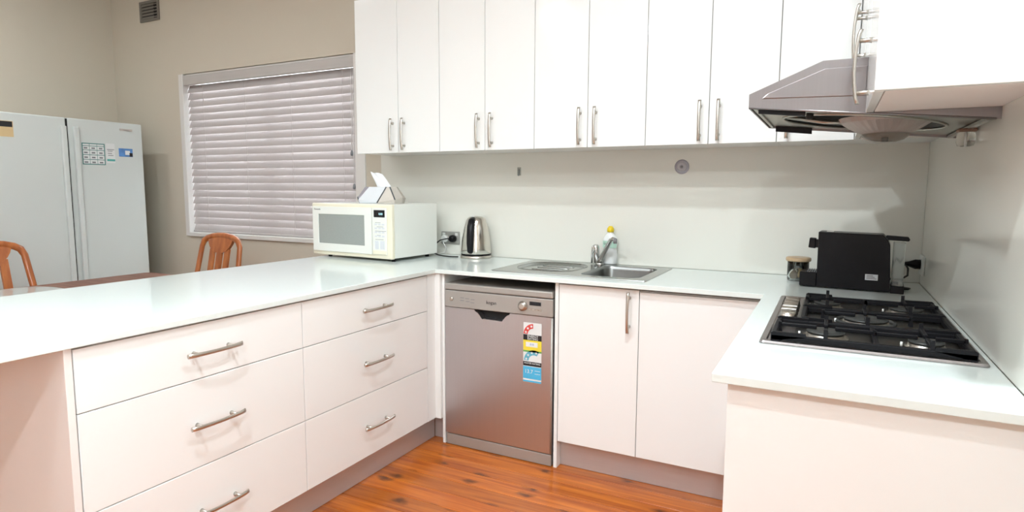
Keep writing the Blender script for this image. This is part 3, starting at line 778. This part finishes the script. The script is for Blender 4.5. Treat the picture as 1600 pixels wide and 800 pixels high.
for p, q in ((mp_[2], tp_[2]), (mp_[3], tp_[3]), (mp_[0], mp_[1])):
    obj('dark_band', MB().tube([p, q], 0.0038, 6), MT['cartondark'], tb, False)
# tissue sheet
mb = MB(); n = 9; rows = []
for i in range(n):
    s = i/(n-1)
    cx = 0.022 - 0.062*s; wd = 0.047 - 0.004*s ; z = hh + 0.0008 + 0.088*s
    row = []
    for k in range(9):
        u_ = -1+2*k/8
        row.append((cx+u_*wd*(1-0.12*s), 0.004*math.sin(u_*5+s*4)+0.012*u_*u_*s+0.01*s, z - 0.006*s*(1+u_) + 0.003*math.sin(u_*4)*s))
    rows.append(row)
vs3 = [p for r in rows for p in r]
vs3 += [(x, y+0.0012, z) for x, y, z in vs3]
fs = []; q = n*9
for i in range(n-1):
    for k in range(8):
        a0 = i*9+k; fs.append([a0, a0+1, a0+10, a0+9]); fs.append([q+a0, q+a0+9, q+a0+10, q+a0+1])
mb.add(vs3, fs, True)
tag(obj('tissue', mb, MT['paper'], tb, False), 'white tissue pulled up from the slot')

# ------------------------------------------------------------------ kettle, socket, cords
KX, KY = -0.092, -0.098
kb = thing('kettle', 'stainless steel cordless kettle with black handle on its base', 'kettle', (KX, KY, WT))
obj('power_base', MB().lathe([(0.092, 0), (0.094, 0.004), (0.092, 0.016), (0.080, 0.019)], (KX, KY, WT), 36), MT['nickel'], kb)
obj('body', MB().lathe([(0.088, 0.026), (0.0905, 0.030), (0.089, 0.060), (0.082, 0.120), (0.071, 0.180), (0.060, 0.220), (0.052, 0.234), (0.040, 0.243), (0.015, 0.247)], (KX, KY, WT), 40), MT['darkchrome'], kb)
obj('black_ring', MB().lathe([(0.086, 0.0195), (0.0895, 0.020), (0.0895, 0.0255), (0.086, 0.0258)], (KX, KY, WT), 36), MT['black'], kb)
ha = math.radians(-72)  # handle faces the camera side
hd = Vector((math.cos(ha), math.sin(ha), 0)); hd = Vector((0.16, -1, 0)).normalized()
hp = [Vector((KX, KY, WT)) + hd*r + Vector((0, 0, z)) for r, z in ((0.050, 0.236), (0.072, 0.225), (0.090, 0.190), (0.100, 0.140), (0.103, 0.090), (0.096, 0.045), (0.088, 0.036))]
obj('kettle_handle', MB().tube(hp, [0.012, 0.016, 0.017, 0.0165, 0.016, 0.015, 0.010], 12, sq=(1.2, 0.7)), MT['black'], kb)
obj('lid_button', MB().lathe([(0.012, 0), (0.010, 0.005)], (KX-0.004, KY-0.030, WT+0.243), 12), MT['whiteplastic'], kb)

so = thing('power_outlet', 'grey double power outlet on the splashback beside the kettle', 'socket', (-0.328, -0.006, 0.985))
obj('plate', MB().box(-0.396, -0.262, -0.014, -0.0062, 0.983, 1.062, 0.003), MT['socket'], so)
for x in (-0.375, -0.283):
    obj('switch', MB().box(x-0.010, x+0.010, -0.018, -0.014, 1.036, 1.054, 0.002), MT['whiteplastic'], so)
pl = thing('white_plug', 'white plug in the left hole of the grey outlet', 'plug', (-0.356, -0.016, 1.0))
obj('body', MB().lathe([(0.024, 0), (0.024, 0.022), (0.018, 0.030)], (-0.360, -0.0145, 1.017), 16, 'y'), MT['whiteplastic'], pl)
obj('cord', MB().tube([(-0.360, -0.046, 1.015), (-0.352, -0.058, 0.995), (-0.335, -0.055, 0.965), (-0.345, -0.05, 0.935), (-0.385, -0.05, 0.925), (-0.44, -0.05, 0.9245)], 0.0034, 8), MT['whiteplastic'], pl)
pl = thing('black_plug', 'round black plug in the right hole of the grey outlet', 'plug', (-0.305, -0.016, 1.0))
obj('body', MB().lathe([(0.021, 0), (0.023, 0.006), (0.021, 0.028), (0.012, 0.036)], (-0.303, -0.0145, 1.020), 16, 'y'), MT['black'], pl)
obj('cord', MB().tube([(-0.303, -0.050, 1.020), (-0.318, -0.066, 1.022), (-0.360, -0.078, 1.012), (-0.395, -0.085, 0.985), (-0.408, -0.09, 0.955), (-0.395, -0.10, 0.934), (-0.350, -0.115, 0.9245),
                       (-0.290, -0.145, 0.9242), (-0.240, -0.158, 0.9242), (-0.205, -0.150, 0.9242), (-0.190, -0.142, 0.9242)], 0.0038, 8), MT['rubber'], pl)

# ------------------------------------------------------------------ splashback bits
hk = thing('wall_hook', 'tiny metal hook stuck on the splashback above the sink drainer', 'hook', (0.145, -0.006, 1.40))
obj('pad', MB().box(0.133, 0.157, -0.009, -0.0063, 1.405, 1.452, 0.001), MT['tank'], hk)
obj('hook', MB().tube([(0.146, -0.010, 1.440), (0.146, -0.011, 1.412), (0.146, -0.016, 1.404), (0.146, -0.022, 1.408)], 0.0028, 8), MT['greyink'], hk)
dc = thing('suction_hook', 'round lilac grey suction disc stuck on the splashback', 'hook', (1.078, -0.006, 1.443))
obj('disc', MB().lathe([(0.037, 0), (0.036, 0.003), (0.026, 0.005), (0.024, 0.0042), (0.010, 0.0075)], (1.078, -0.0063, 1.444), 28, 'y'), MT['suction'], dc)
obj('rim', MB().lathe([(0.024, 0.0045), (0.022, 0.0078), (0.012, 0.009), (0.010, 0.0075)], (1.078, -0.0063, 1.444), 28, 'y', False, False), MT['suctionrim'], dc)
obj('centre_stud', MB().lathe([(0.006, 0.007), (0.006, 0.011), (0.003, 0.013)], (1.078, -0.0063, 1.444), 12, 'y'), MT['greyink'], dc)

# ------------------------------------------------------------------ gas hob
hb = thing('gas_hob', 'five-burner stainless gas hob with black cast iron trivets', 'hob', (1.868, -1.10, WT))
X0, X1, Y0, Y1 = 1.617, 2.118, -1.502, -0.702
cxm, cym = (X0+X1)/2, (Y0+Y1)/2
def hl(k0, z, r=0.012): return [(x, y, z) for x, y in rrect(X0+k0, X1-k0, Y0+k0, Y1-k0, r, 4)]
obj('well', MB().loops([[(x, y, z) for x, y in rrect(X0+0.03+0.05, X1-0.03, Y0+0.024, Y1-0.03, 0.02, 4)] for z in (WT+0.0058, WT+0.0066)], False, True, True), MT['hobwell'], hb)  # darker steel plate stands in for trivet shade and reflections on the pan
obj('pan', MB().loops([hl(0, WT+0.0006), hl(0.0, WT+0.004), hl(0.003, WT+0.0085), hl(0.016, WT+0.009), hl(0.020, WT+0.006)], False, False, True), MT['steel'], hb)
ZP = WT+0.0062
BUR = [(1.775, -1.370, 0.050), (2.005, -1.378, 0.042), (1.880, -1.125, 0.062), (1.775, -0.880, 0.042), (2.005, -0.880, 0.050)]
for (x, y, r) in BUR:
    b = obj('burner', MB().lathe([(r*1.15, 0), (r*1.15, 0.003), (r, 0.004), (r*0.96, 0.011), (r*0.8, 0.012)], (x, y, ZP), 28), MT['brass'], hb)
    obj('burner_cap', MB().lathe([(r*0.90, 0.0125), (r*0.98, 0.014), (r*0.95, 0.018), (r*0.6, 0.0195)], (x, y, ZP), 28), MT['cap'], b)
    if r > 0.06:
        obj('flame_ring', MB().lathe([(r*1.25, 0.001), (r*1.33, 0.005), (r*1.28, 0.011), (r*1.18, 0.011), (r*1.16, 0.001)], (x, y, ZP), 28, capb=False, capt=False), MT['cap'], b)
    obj('igniter', MB().lathe([(0.003, 0), (0.003, 0.012)], (x-r*1.30, y-0.01, ZP), 8), MT['whiteplastic'], hb)
for i in range(5):
    y = -0.895-i*0.058
    k = obj('knob', MB().lathe([(0.025, 0), (0.025, 0.003), (0.0235, 0.005), (0.0225, 0.015), (0.019, 0.017)], (1.668, y, ZP+0.001), 24), MT['nickel'], hb)
    obj('knob_grip', MB().box(1.668-0.023, 1.668+0.023, y-0.0045, y+0.0045, ZP+0.0185, ZP+0.029, 0.002), MT['nickel'], k)
def trivet(y0, y1, x0, x1, c):
    zb, zt_, zc = ZP+0.004, ZP+0.0195, ZP+0.0235      # frame bottom, frame top, corner top
    wb = 0.015
    mb = MB().grid([x0, x0+wb, x1-wb, x1], [y0, y0+wb, y1-wb, y1], lambda x, y: not (x0+wb < x < x1-wb and y0+wb < y < y1-wb), zb, zt_, 'z', 0.002)
    for xa in (x0, x1-0.013):
        mb.box(xa, xa+0.013, y0+0.0005, y1-0.0005, zt_-0.004, zc, 0.002)
    t_ = obj('trivet', mb, MT['iron'], hb)
    for xa, sx in ((x0, 1), (x1, -1)):
        for ya, sy in ((y0, 1), (y1, -1)):
            yy = sorted((ya, ya+sy*0.011))
            f = MB().prism([(xa, ZP+0.0003), (xa+sx*0.024, ZP+0.0003), (xa+sx*0.030, zb+0.004), (xa+sx*0.086, zt_-0.002), (xa+sx*0.084, zc+0.003), (xa+sx*0.006, zc+0.004), (xa, zc)], yy[0], yy[1], 'y')
            obj('trivet_foot', f, MT['iron'], t_)
    zf = ZP+0.030
    for (cx, cy, r) in c:
        for dx, dy in ((1, 0), (-1, 0), (0, 1), (0, -1)):
            h_ = 0.005; L = 0.115
            if dx:
                xe = x1-wb*0.5 if dx > 0 else x0+wb*0.5
                if abs(xe-cx) > L: xe = cx+dx*L
                xi = cx+dx*r*0.45
                a_, b_ = sorted((xe, xi)); o_ = xe
                f = MB().box(a_, b_, cy-h_, cy+h_, ZP+0.0205, zf, 0.0015)
                f.prism([(xe-0.006, zb), (xe+0.006, zb), (xe+0.004, zf+0.003), (xe-0.004, zf+0.003)], cy-h_, cy+h_, 'y')
            else:
                ye = y1-wb*0.5 if dy > 0 else y0+wb*0.5
                yi = cy+dy*r*0.45
                a_, b_ = sorted((ye, yi))
                f = MB().box(cx-h_, cx+h_, a_, b_, ZP+0.0205, zf, 0.0015)
                f.prism([(ye-0.006, zb), (ye+0.006, zb), (ye+0.0025, zf+0.012), (ye-0.0025, zf+0.012)], cx-h_, cx+h_, 'x')
            obj('trivet_finger', f, MT['iron'], t_)
    if len(c) == 2:
        xm = (c[0][0]+c[1][0])/2
        obj('trivet_bar', MB().box(xm-0.006, xm+0.006, y0+wb, y1-wb, zb, zt_, 0.0015), MT['iron'], t_)
trivet(-1.490, -1.254, 1.645, 2.095, [BUR[0], BUR[1]])
trivet(-1.248, -1.010, 1.705, 2.095, [BUR[2]])
trivet(-1.004, -0.755, 1.705, 2.095, [BUR[3], BUR[4]])

# ------------------------------------------------------------------ range hood
MT['hoodsteel'] = mat('dim_brushed_hood_steel', (0.30, 0.28, 0.285), 0.30, 1.0, noise=((160, 3, 3), 0.06), aniso=0.5)
rh = thing('range_hood', 'stainless range hood with slanted front on the right wall', 'range hood', (1.85, (HY0+HY1)/2, 1.50))
FX = 1.541; BX = XR-0.0065; WX = XF+0.019
side = [(FX, 1.562), (FX, 1.602), (1.729, 1.681), (BX, 1.681), (BX, 1.505)]
inner = [(FX+0.022, 1.562), (BX-0.02, 1.510)]
# shell: side cheeks, slanted top and lips, open below
hy0, hy1 = HY0+0.001, HY1
sh = MB()
sh.prism(side, hy0, hy0+0.004, 'y', 0.0)
sh.prism(side, hy1-0.004, hy1, 'y', 0.0)
shell = obj('shell', MB().prism([(FX, 1.562), (FX, 1.602), (1.729, 1.681), (BX, 1.681), (BX, 1.675), (1.731, 1.675), (FX+0.004, 1.598), (FX+0.004, 1.562)], hy0+0.004, hy1-0.004, 'y'), MT['hoodsteel'], rh)
ck = obj('side_cheek', MB().prism(side, hy0, hy0+0.004, 'y', 0.0), MT['hoodsteel'], rh)
obj('side_cheek', MB().prism(side, hy1-0.004, hy1, 'y', 0.0), MT['hoodsteel'], rh)
# embossed panel and folded rim on the near cheek
obj('pressed_panel', MB().prism([(FX+0.035, 1.5875), (FX+0.050, 1.6010), (1.735, 1.6590), (1.836, 1.6590), (1.836, 1.5805)], hy0-0.0035, hy0+0.001, 'y', 0.0016), MT['hoodsteel'], ck)
obj('rim_fold', MB().tube([(FX+0.001, hy0-0.0005, 1.563), (BX-0.01, hy0-0.0005, 1.5065)], 0.0028, 8), MT['hoodsteel'], ck)
# underside pan (slopes to the wall)
def uz(x): return 1.564+(1.508-1.564)*(x-FX)/(BX-FX)
UN = hy0+0.004; UF = hy1-0.004
RC = (1.838, -0.975, 0.225)
cir = [(RC[0]+RC[2]*math.cos(2*PI*k/40), RC[1]+RC[2]*math.sin(2*PI*k/40)) for k in range(40)]
rect_ = [(FX+0.004, UN), (BX-0.002, UN), (BX-0.002, UF), (FX+0.004, UF)]
obj('underside', MB().fill(rect_, [cir], lambda x, y: (x, y, uz(x)+0.006)), MT['hoodunder'], rh)
obj('fan_recess', MB().loops([[(RC[0]+(x-RC[0])*k, RC[1]+(y-RC[1])*k, uz(x)+0.0062+d) for x, y in cir] for k, d in ((1.0, 0), (0.975, 0.030), (0.93, 0.055), (0.55, 0.062))]), MT['cap'], rh)
obj('recess_lip', MB().tube([(x, y, uz(x)+0.004) for x, y in cir], 0.004, 8, True), MT['hoodunder'], rh)
for y in (hy0+0.016, hy1-0.014):
    obj('black_strip', MB().prism([(FX+0.026, uz(FX+0.026)-0.014), (FX+0.150, uz(FX+0.15)-0.016), (FX+0.150, uz(FX+0.15)+0.005), (FX+0.026, uz(FX+0.026)+0.005)], y-0.004, y+0.004, 'y'), MT['black'], rh)
obj('rear_rail', MB().prism([(BX-0.028, uz(BX)-0.003), (BX-0.016, uz(BX)-0.004), (BX-0.016, uz(BX)+0.005), (BX-0.028, uz(BX)+0.005)], UN+0.01, UF-0.01, 'y'), MT['hoodunder'], rh)
obj('front_rail', MB().prism([(FX+0.010, uz(FX)-0.002), (FX+0.020, uz(FX)-0.003), (FX+0.020, uz(FX)+0.005), (FX+0.010, uz(FX)+0.005)], UN+0.01, UF-0.01, 'y'), MT['hoodunder'], rh)
def tiltM(x): return Matrix.Rotation(math.atan2(1.564-1.508, BX-FX), 4, 'Y')
TM = tiltM(0)
dxc, dyc = 1.905, -1.005
mb = MB(); n = 64; rings = []
for r, z in ((0.128, 1.548), (0.120, 1.534), (0.100, 1.520), (0.080, 1.508), (0.062, 1.500), (0.050, 1.4995)):
    rings.append([Vector((dxc+r*(1+0.018*(k % 2))*math.cos(2*PI*k/n), dyc+r*(1+0.018*(k % 2))*math.sin(2*PI*k/n), z)) for k in range(n)])
mb.loops(rings, False, True, True)
dm = obj('ribbed_dome', mb, MT['ribbed'], rh)
obj('oil_cup', MB().lathe([(0.064, 1.4985), (0.062, 1.492), (0.050, 1.482), (0.030, 1.4755), (0.004, 1.474)], (dxc, dyc, 0), 32, capb=False), MT['hoodglass'], dm)
obj('centre_screw', MB().lathe([(0.008, 1.499), (0.007, 1.480)], (dxc, dyc, 0), 10), MT['greyink'], dm)
for sx in (-1, 1):
    obj('dome_arm', MB().tube([(dxc+sx*0.118, dyc, 1.538), (dxc+sx*0.17, dyc+0.02, 1.546), (RC[0]+sx*0.215, RC[1], uz(RC[0]+sx*0.215)+0.012)], 0.007, 8), MT['hoodunder'], dm)
obj('lamp_socket', MB().lathe([(0.010, 0.003), (0.010, -0.012), (0.006, -0.014)], (1.70, -1.20, uz(1.70)), 12, M=TM), MT['dark'], rh)
# glass oil jar clipped under the wall side of the hood
oj = thing('oil_jar', 'small clear oil jar hanging under the wall side of the hood', 'jar', (2.106, -1.02, 1.455))
obj('clip', MB().box(2.084, 2.130, -1.045, -0.998, 1.4965, 1.5065, 0.003), MT['clip'], oj)
obj('jar', MB().lathe([(0.010, 0.0), (0.020, 0.003), (0.0235, 0.013), (0.0235, 0.034), (0.020, 0.041)], (2.106, -1.022, 1.455), 22), MT['jarglass'], oj)
obj('jar_stem', MB().lathe([(0.003, 0.004), (0.003, 0.0405)], (2.106, -1.022, 1.455), 8), MT['sheet'], oj)

# ------------------------------------------------------------------ coffee machine
CR = math.radians(-4)
cm = thing('coffee_machine', 'black capsule coffee machine in the corner behind the hob', 'coffee machine', (1.67, -0.372, WT), CR)
# local: x along the machine toward the wall, y depth away from the camera
obj('body', MB().prism([(0.060, 0.006), (0.325, 0.006), (0.322, 0.080), (0.316, 0.190), (0.305, 0.215), (0.290, 0.232), (0.058, 0.236)], 0.0, 0.118, 'y', 0.003), MT['black'], cm, False)
obj('drip_tray', MB().box(-0.006, 0.0595, 0.006, 0.112, 0.004, 0.064, 0.003), MT['black'], cm, False)
for i in range(5):
    obj('tray_slot', MB().box(0.022+i*0.0085, 0.026+i*0.0085, 0.012, 0.106, 0.0645, 0.069), MT['greyink'], cm, False)
obj('spout', MB().prism([(0.018, 0.165), (0.046, 0.162), (0.046, 0.205), (0.022, 0.207)], 0.040, 0.078, 'y', 0.003), MT['black'], cm, False)
obj('spout_arm', MB().box(0.0465, 0.0598, 0.042, 0.076, 0.166, 0.200), MT['black'], cm, False)
obj('lever', MB().prism([(0.300, 0.210), (0.378, 0.207), (0.382, 0.214), (0.376, 0.224), (0.300, 0.228)], 0.040, 0.078, 'y', 0.002), MT['black'], cm, False)
obj('base_foot', MB().box(0.3255, 0.372, 0.004, 0.114, 0.0, 0.030, 0.002), MT['black'], cm, False)
obj('water_tank', MB().loops([[(x, y, z) for x, y in rrect(0.3265, 0.368, 0.012, 0.106, 0.012, 4)] for z in (0.0315, 0.20)], False, True, False), MT['tank'], cm, False)
obj('tank_cap', MB().box(0.330, 0.352, 0.05, 0.07, 0.0318, 0.042), MT['black'], cm, False)
obj('rating_plate', MB().box(0.236, 0.281, -0.0012, -0.0002, 0.048, 0.072, 0.0003), MT['carton'], cm, False)
for i in range(3):
    obj('print_mark', MB().box(0.241, 0.276-0.006*i, -0.0017, -0.0011, 0.053+i*0.006, 0.0555+i*0.006), MT['greyink'], cm, False)
obj('top_badge', MB().box(0.088, 0.114, 0.003, 0.03, 0.2365, 0.2395, 0.0005), MT['whiteplastic'], cm, False)

sr = thing('power_outlet', 'white power outlet on the right wall by the coffee machine', 'socket', (XR-0.006, -0.09, 0.975))
obj('plate', MB().box(XR-0.0165, XR-0.0063, -0.150, -0.035, 0.966, 1.052, 0.003), MT['whiteplastic'], sr)
pg = thing('coffee_machine_plug', 'black plug and cord of the coffee machine in the right wall outlet', 'plug', (XR-0.06, -0.09, 0.93))
px = XR-0.0168
obj('body', MB().lathe([(0.021, 0), (0.021, 0.020), (0.012, 0.042), (0.008, 0.060)], (px, -0.09, 1.012), 16, '-x'), MT['black'], pg)
obj('cord', MB().tube([(px-0.055, -0.09, 1.012), (px-0.075, -0.10, 1.018), (px-0.088, -0.11, 1.034), (px-0.098, -0.12, 1.040)], 0.004, 8), MT['rubber'], pg)
obj('cord', MB().tube([(px-0.056, -0.092, 1.011), (px-0.047, -0.12, 0.995), (px-0.050, -0.15, 0.968), (px-0.075, -0.18, 0.955), (px-0.12, -0.20, 0.955)], 0.004, 8), MT['rubber'], pg)
obj('cord', MB().tube([(px-0.12, -0.205, 0.930), (px-0.070, -0.225, 0.9245), (px-0.048, -0.240, 0.9245), (px-0.056, -0.262, 0.9245), (px-0.078, -0.266, 0.9245)], 0.004, 8), MT['rubber'], pg)

# jar with coffee pods
JX, JY = 1.650, -0.178
jr = thing('pod_jar', 'glass jar with bamboo lid beside the coffee machine', 'jar', (JX, JY, WT))
obj('glass', MB().lathe([(0.040, 0.001), (0.044, 0.004), (0.045, 0.020), (0.045, 0.088), (0.0425, 0.088), (0.0425, 0.020), (0.040, 0.006)], (JX, JY, WT), 30, capt=True), MT['glass'], jr)
obj('lid', MB().lathe([(0.038, 0.0885), (0.050, 0.089), (0.053, 0.094), (0.052, 0.104), (0.046, 0.107)], (JX, JY, WT), 30), MT['lidwood'], jr)
for i, (dx, dy, dz, ax, mm) in enumerate(((-0.019, -0.018, 0.021, 0, 'pod'), (0.019, -0.016, 0.022, 1, 'podgold'), (0.0, 0.020, 0.021, 2, 'pod'), (-0.016, -0.016, 0.055, 1, 'podgold'), (0.020, -0.012, 0.057, 0, 'pod'), (0.0, 0.019, 0.056, 2, 'podgold'))):
    Mx = Matrix.Rotation([1.2, 0.7, 2.2][ax], 4, 'X') @ Matrix.Rotation([0.2, -0.6, 0.5][ax], 4, 'Y')
    o = obj('coffee_pod', MB().lathe([(0.0085, -0.011), (0.0115, -0.004), (0.0145, 0.009), (0.0165, 0.0095), (0.0165, 0.011)], (JX+dx, JY+dy, WT+dz), 14, M=Mx), MT[mm])
    tag(o, 'small foil coffee pod inside the bamboo-lidded glass jar', 'coffee pod', 'coffee pods in the glass jar')

# ------------------------------------------------------------------ fridges
FXF = -3.05
def fridge(y0, y1, lab, hy, hinge):
    t = thing('fridge', lab, 'fridge', (-3.37, (y0+y1)/2, 0), 0, 'white fridges side by side')
    obj('body', MB().box(-3.70, FXF-0.052, y0+0.004, y1-0.004, 0.03, 1.812, 0.004), MT['fridge'], t)
    d = obj('door', MB().box(FXF-0.05, FXF, y0, y1, 0.09, 1.812, 0.008, 3), MT['fridge'], t)
    obj('door_handle', MB().box(FXF+0.0002, FXF+0.026, hy-0.016, hy+0.016, 0.45, 1.752, 0.005, 2), MT['fridge'], d)
    obj('kick_grille', MB().box(FXF-0.045, FXF-0.03, y0+0.01, y1-0.01, 0.0, 0.085), MT['greyink'], t)
    return t, d
_, d1 = fridge(-1.29, -0.764, 'white upright fridge on the left with energy sticker at the frame edge', -0.786, 1)
_, d2 = fridge(-0.752, -0.222, 'white upright freezer on the right with papers stuck on its door', -0.706, 0)
obj('gap_seal', MB().box(-3.10, FXF-0.002, -0.7635, -0.7525, 0.09, 1.805), MT['rubber'], d1)  # black strip in place of the shade between the two fridges
obj('badge', MB().box(FXF+0.0003, FXF+0.0022, -0.392, -0.297, 1.752, 1.768), MT['nickel'], d2)
s1 = obj('energy_sticker', MB().box(FXF+0.0002, FXF+0.001, -1.19, -1.082, 1.652, 1.755), MT['tan'], d1)
obj('black_band', MB().box(FXF+0.001, FXF+0.0016, -1.19, -1.086, 1.716, 1.752), MT['ink'], d1)
# calendar
cal = thing('calendar_magnet', 'square teal-ruled calendar sheet on the right freezer door', 'magnet', (FXF, -0.588, 1.49))
obj('sheet', MB().box(FXF+0.0003, FXF+0.0012, -0.669, -0.510, 1.489, 1.645), MT['sheet'], cal)
mb = MB()
for y in (-0.669, -0.618, -0.566, -0.516): mb.box(FXF+0.0013, FXF+0.0018, y, y+(0.007 if y in (-0.669, -0.516) else 0.0025), 1.489, 1.645)
for z in (1.489, 1.524, 1.558, 1.592, 1.622, 1.638): mb.box(FXF+0.0019, FXF+0.0022, -0.669, -0.509, z, z+(0.007 if z in (1.489, 1.638) else 0.0045))
obj('ruled_grid', mb, MT['teal'], cal)
mb = MB()
for i, y in enumerate((-0.643, -0.591, -0.539)):
    for j, z in enumerate((1.506, 1.541, 1.575, 1.608)):
        mb.box(FXF+0.0013, FXF+0.0017, y-0.012, y+0.012, z-0.005, z+0.006)
obj('month_print', mb, MT['greyink'], cal)
fy = thing('flyer', 'small white flyer with a teal band right of the calendar', 'paper', (FXF, -0.468, 1.51))
obj('sheet', MB().box(FXF+0.0003, FXF+0.0010, -0.500, -0.437, 1.506, 1.650), MT['sheet'], fy)
obj('teal_band', MB().box(FXF+0.0011, FXF+0.0016, -0.497, -0.439, 1.520, 1.535), MT['tealbright'], fy)
for z, y0, y1 in ((1.603, -0.494, -0.442), (1.592, -0.490, -0.455), (1.575, -0.49, -0.46), (1.56, -0.488, -0.45)):
    obj('print_line', MB().box(FXF+0.0011, FXF+0.0015, y0, y1, z, z+0.005), MT['greyink'], fy)
pm = thing('picture_magnet', 'blue picture magnet at the right of the freezer papers', 'magnet', (FXF, -0.356, 1.56))
obj('card', MB().box(FXF+0.0003, FXF+0.0022, -0.408, -0.304, 1.558, 1.620, 0.0005), MT['blueprint'], pm)
obj('pale_patch', MB().box(FXF+0.0023, FXF+0.0027, -0.362, -0.325, 1.572, 1.604), MT['sheet'], pm)
obj('dark_patch', MB().box(FXF+0.0028, FXF+0.0031, -0.330, -0.306, 1.560, 1.588), MT['ink'], pm)

# ------------------------------------------------------------------ dining table and chairs
TX0, TX1, TY0, TY1 = -2.36, -1.36, -2.30, -0.66
tt = thing('dining_table', 'reddish brown dining table behind the peninsula', 'table', ((TX0+TX1)/2, (TY0+TY1)/2, 0))
obj('table_top', MB().loops([[(x, y, z) for x, y in rrect(TX0+k, TX1-k, TY0+k, TY1-k, 0.05, 5)] for k, z in ((0.006, 0.722), (0.0, 0.728), (0.0, 0.744), (0.006, 0.750))], False, True, True), MT['table'], tt)
obj('apron', MB().grid([TX0+0.08, TX0+0.10, TX1-0.10, TX1-0.08], [TY0+0.08, TY0+0.10, TY1-0.10, TY1-0.08], lambda x, y: not (TX0+0.10 < x < TX1-0.10 and TY0+0.10 < y < TY1-0.10), 0.63, 0.7215, 'z'), MT['table'], tt)
for x in (TX0+0.055, TX1-0.055):
    for y in (TY0+0.055, TY1-0.055):
        obj('leg', MB().tube([(x, y, 0), (x, y, 0.4), (x, y, 0.7215)], [0.018, 0.024, 0.030], 12), MT['table'], tt)
pmt = MB().loops([[(x, y, z) for x, y in rrect(-2.335, -1.50, -2.25, -1.335, 0.16, 8)] for z in (0.7505, 0.7535)], False, True, True)
tag(obj('table_mat', pmt, MT['mat_']), 'clear glossy mat with rounded corners on the dining table', 'mat')

def chair(label, loc, rz):
    """local frame: chair faces -y, back at y=+0.2, seat centre at the origin"""
    c = thing('dining_chair', label, 'chair', loc, rz, 'dining chairs')
    obj('seat', MB().loops([[(x, y, z) for x, y in rrect(-0.215+k, 0.215-k, -0.22+k, 0.19-k, 0.05, 5)] for k, z in ((0.01, 0.425), (0.0, 0.432), (0.0, 0.452), (0.015, 0.468), (0.06, 0.474))], False, True, True), MT['seat'], c, False)
    def back(z): return 0.185 + 0.11*max(0, (z-0.45)/0.55)**1.1
    pts = []; 
    def hw(z): return 0.198 - 0.02*(z-0.75)/0.25 if z > 0.5 else 0.213
    for z in (0.44, 0.60, 0.75, 0.86, 0.92): pts.append((-hw(z), back(z), z))
    for k in range(1, 9):
        a = PI - PI*k/9
        pts.append((0.178*math.cos(a)*(1 if abs(math.cos(a)) < .99 else 1), back(0.92+0.075*math.sin(a)), 0.925 + 0.072*math.sin(a)**0.75))
    for z in (0.92, 0.86, 0.75, 0.60, 0.44): pts.append((hw(z), back(z), z))
    obj('back_hoop', MB().tube(pts, [0.019]*5+[0.021]*8+[0.019]*5, 12, sq=(1.0, 0.85)), MT['chair'], c, False)
    # crest: plate under the arch that narrows into the slats
    P = []
    for k in range(11):
        a = -1+2*k/10; P.append((0.145*a, 0.990-0.022*a*a))
    P += [(0.132, 0.940), (0.112, 0.915), (0.085, 0.893), (0.040, 0.880), (-0.040, 0.880), (-0.085, 0.893), (-0.112, 0.915), (-0.132, 0.940)]
    # smooth fan
    P = [(x*0.82, z) for x, z in P]
    mb = MB(); bm = bmesh.new()
    A = [bm.verts.new((x, back(z)-0.012, z)) for x, z in P]; B = [bm.verts.new((x, back(z)+0.012, z)) for x, z in P]
    bm.faces.new(A); bm.faces.new(B[::-1])
    for i in range(len(P)):
        j = (i+1) % len(P); bm.faces.new([A[i], A[j], B[j], B[i]])
    mb.addbm(bm)
    obj('crest', mb, MT['chair'], c, False)
    for x0, wd in ((-0.072, 0.021), (0.0, 0.024), (0.072, 0.021)):
        L = []
        for z in (0.455, 0.60, 0.75, 0.86, 0.905):
            y = back(z); xx = x0*(1.0 if z > 0.6 else 0.95)
            L.append([(xx-wd, y-0.008, z), (xx+wd, y-0.008, z), (xx+wd, y+0.008, z), (xx-wd, y+0.008, z)])
        obj('back_slat', MB().loops(L, False, True, True), MT['chair'], c, False)
    obj('seat_rail', MB().grid([-0.205, -0.185, 0.185, 0.205], [-0.205, -0.185, 0.160, 0.178], lambda x, y: not (-0.185 < x < 0.185 and -0.185 < y < 0.160), 0.375, 0.4245, 'z'), MT['chair'], c, False)
    for x in (-0.19, 0.19):
        obj('leg', MB().tube([(x, -0.19, 0), (x, -0.19, 0.43)], [0.015, 0.021], 10), MT['chair'], c, False)
        obj('leg', MB().tube([(x*1.06, 0.235, 0), (x*1.08, 0.20, 0.25), (x*1.11, 0.188, 0.44)], [0.015, 0.018, 0.019], 10), MT['chair'], c, False)
    return c
chair('orange wooden dining chair in front of the left fridge', (-2.235, -1.50, 0), math.radians(90))
chair('orange wooden dining chair below the window blind', (-1.965, -0.665, 0), math.radians(2))
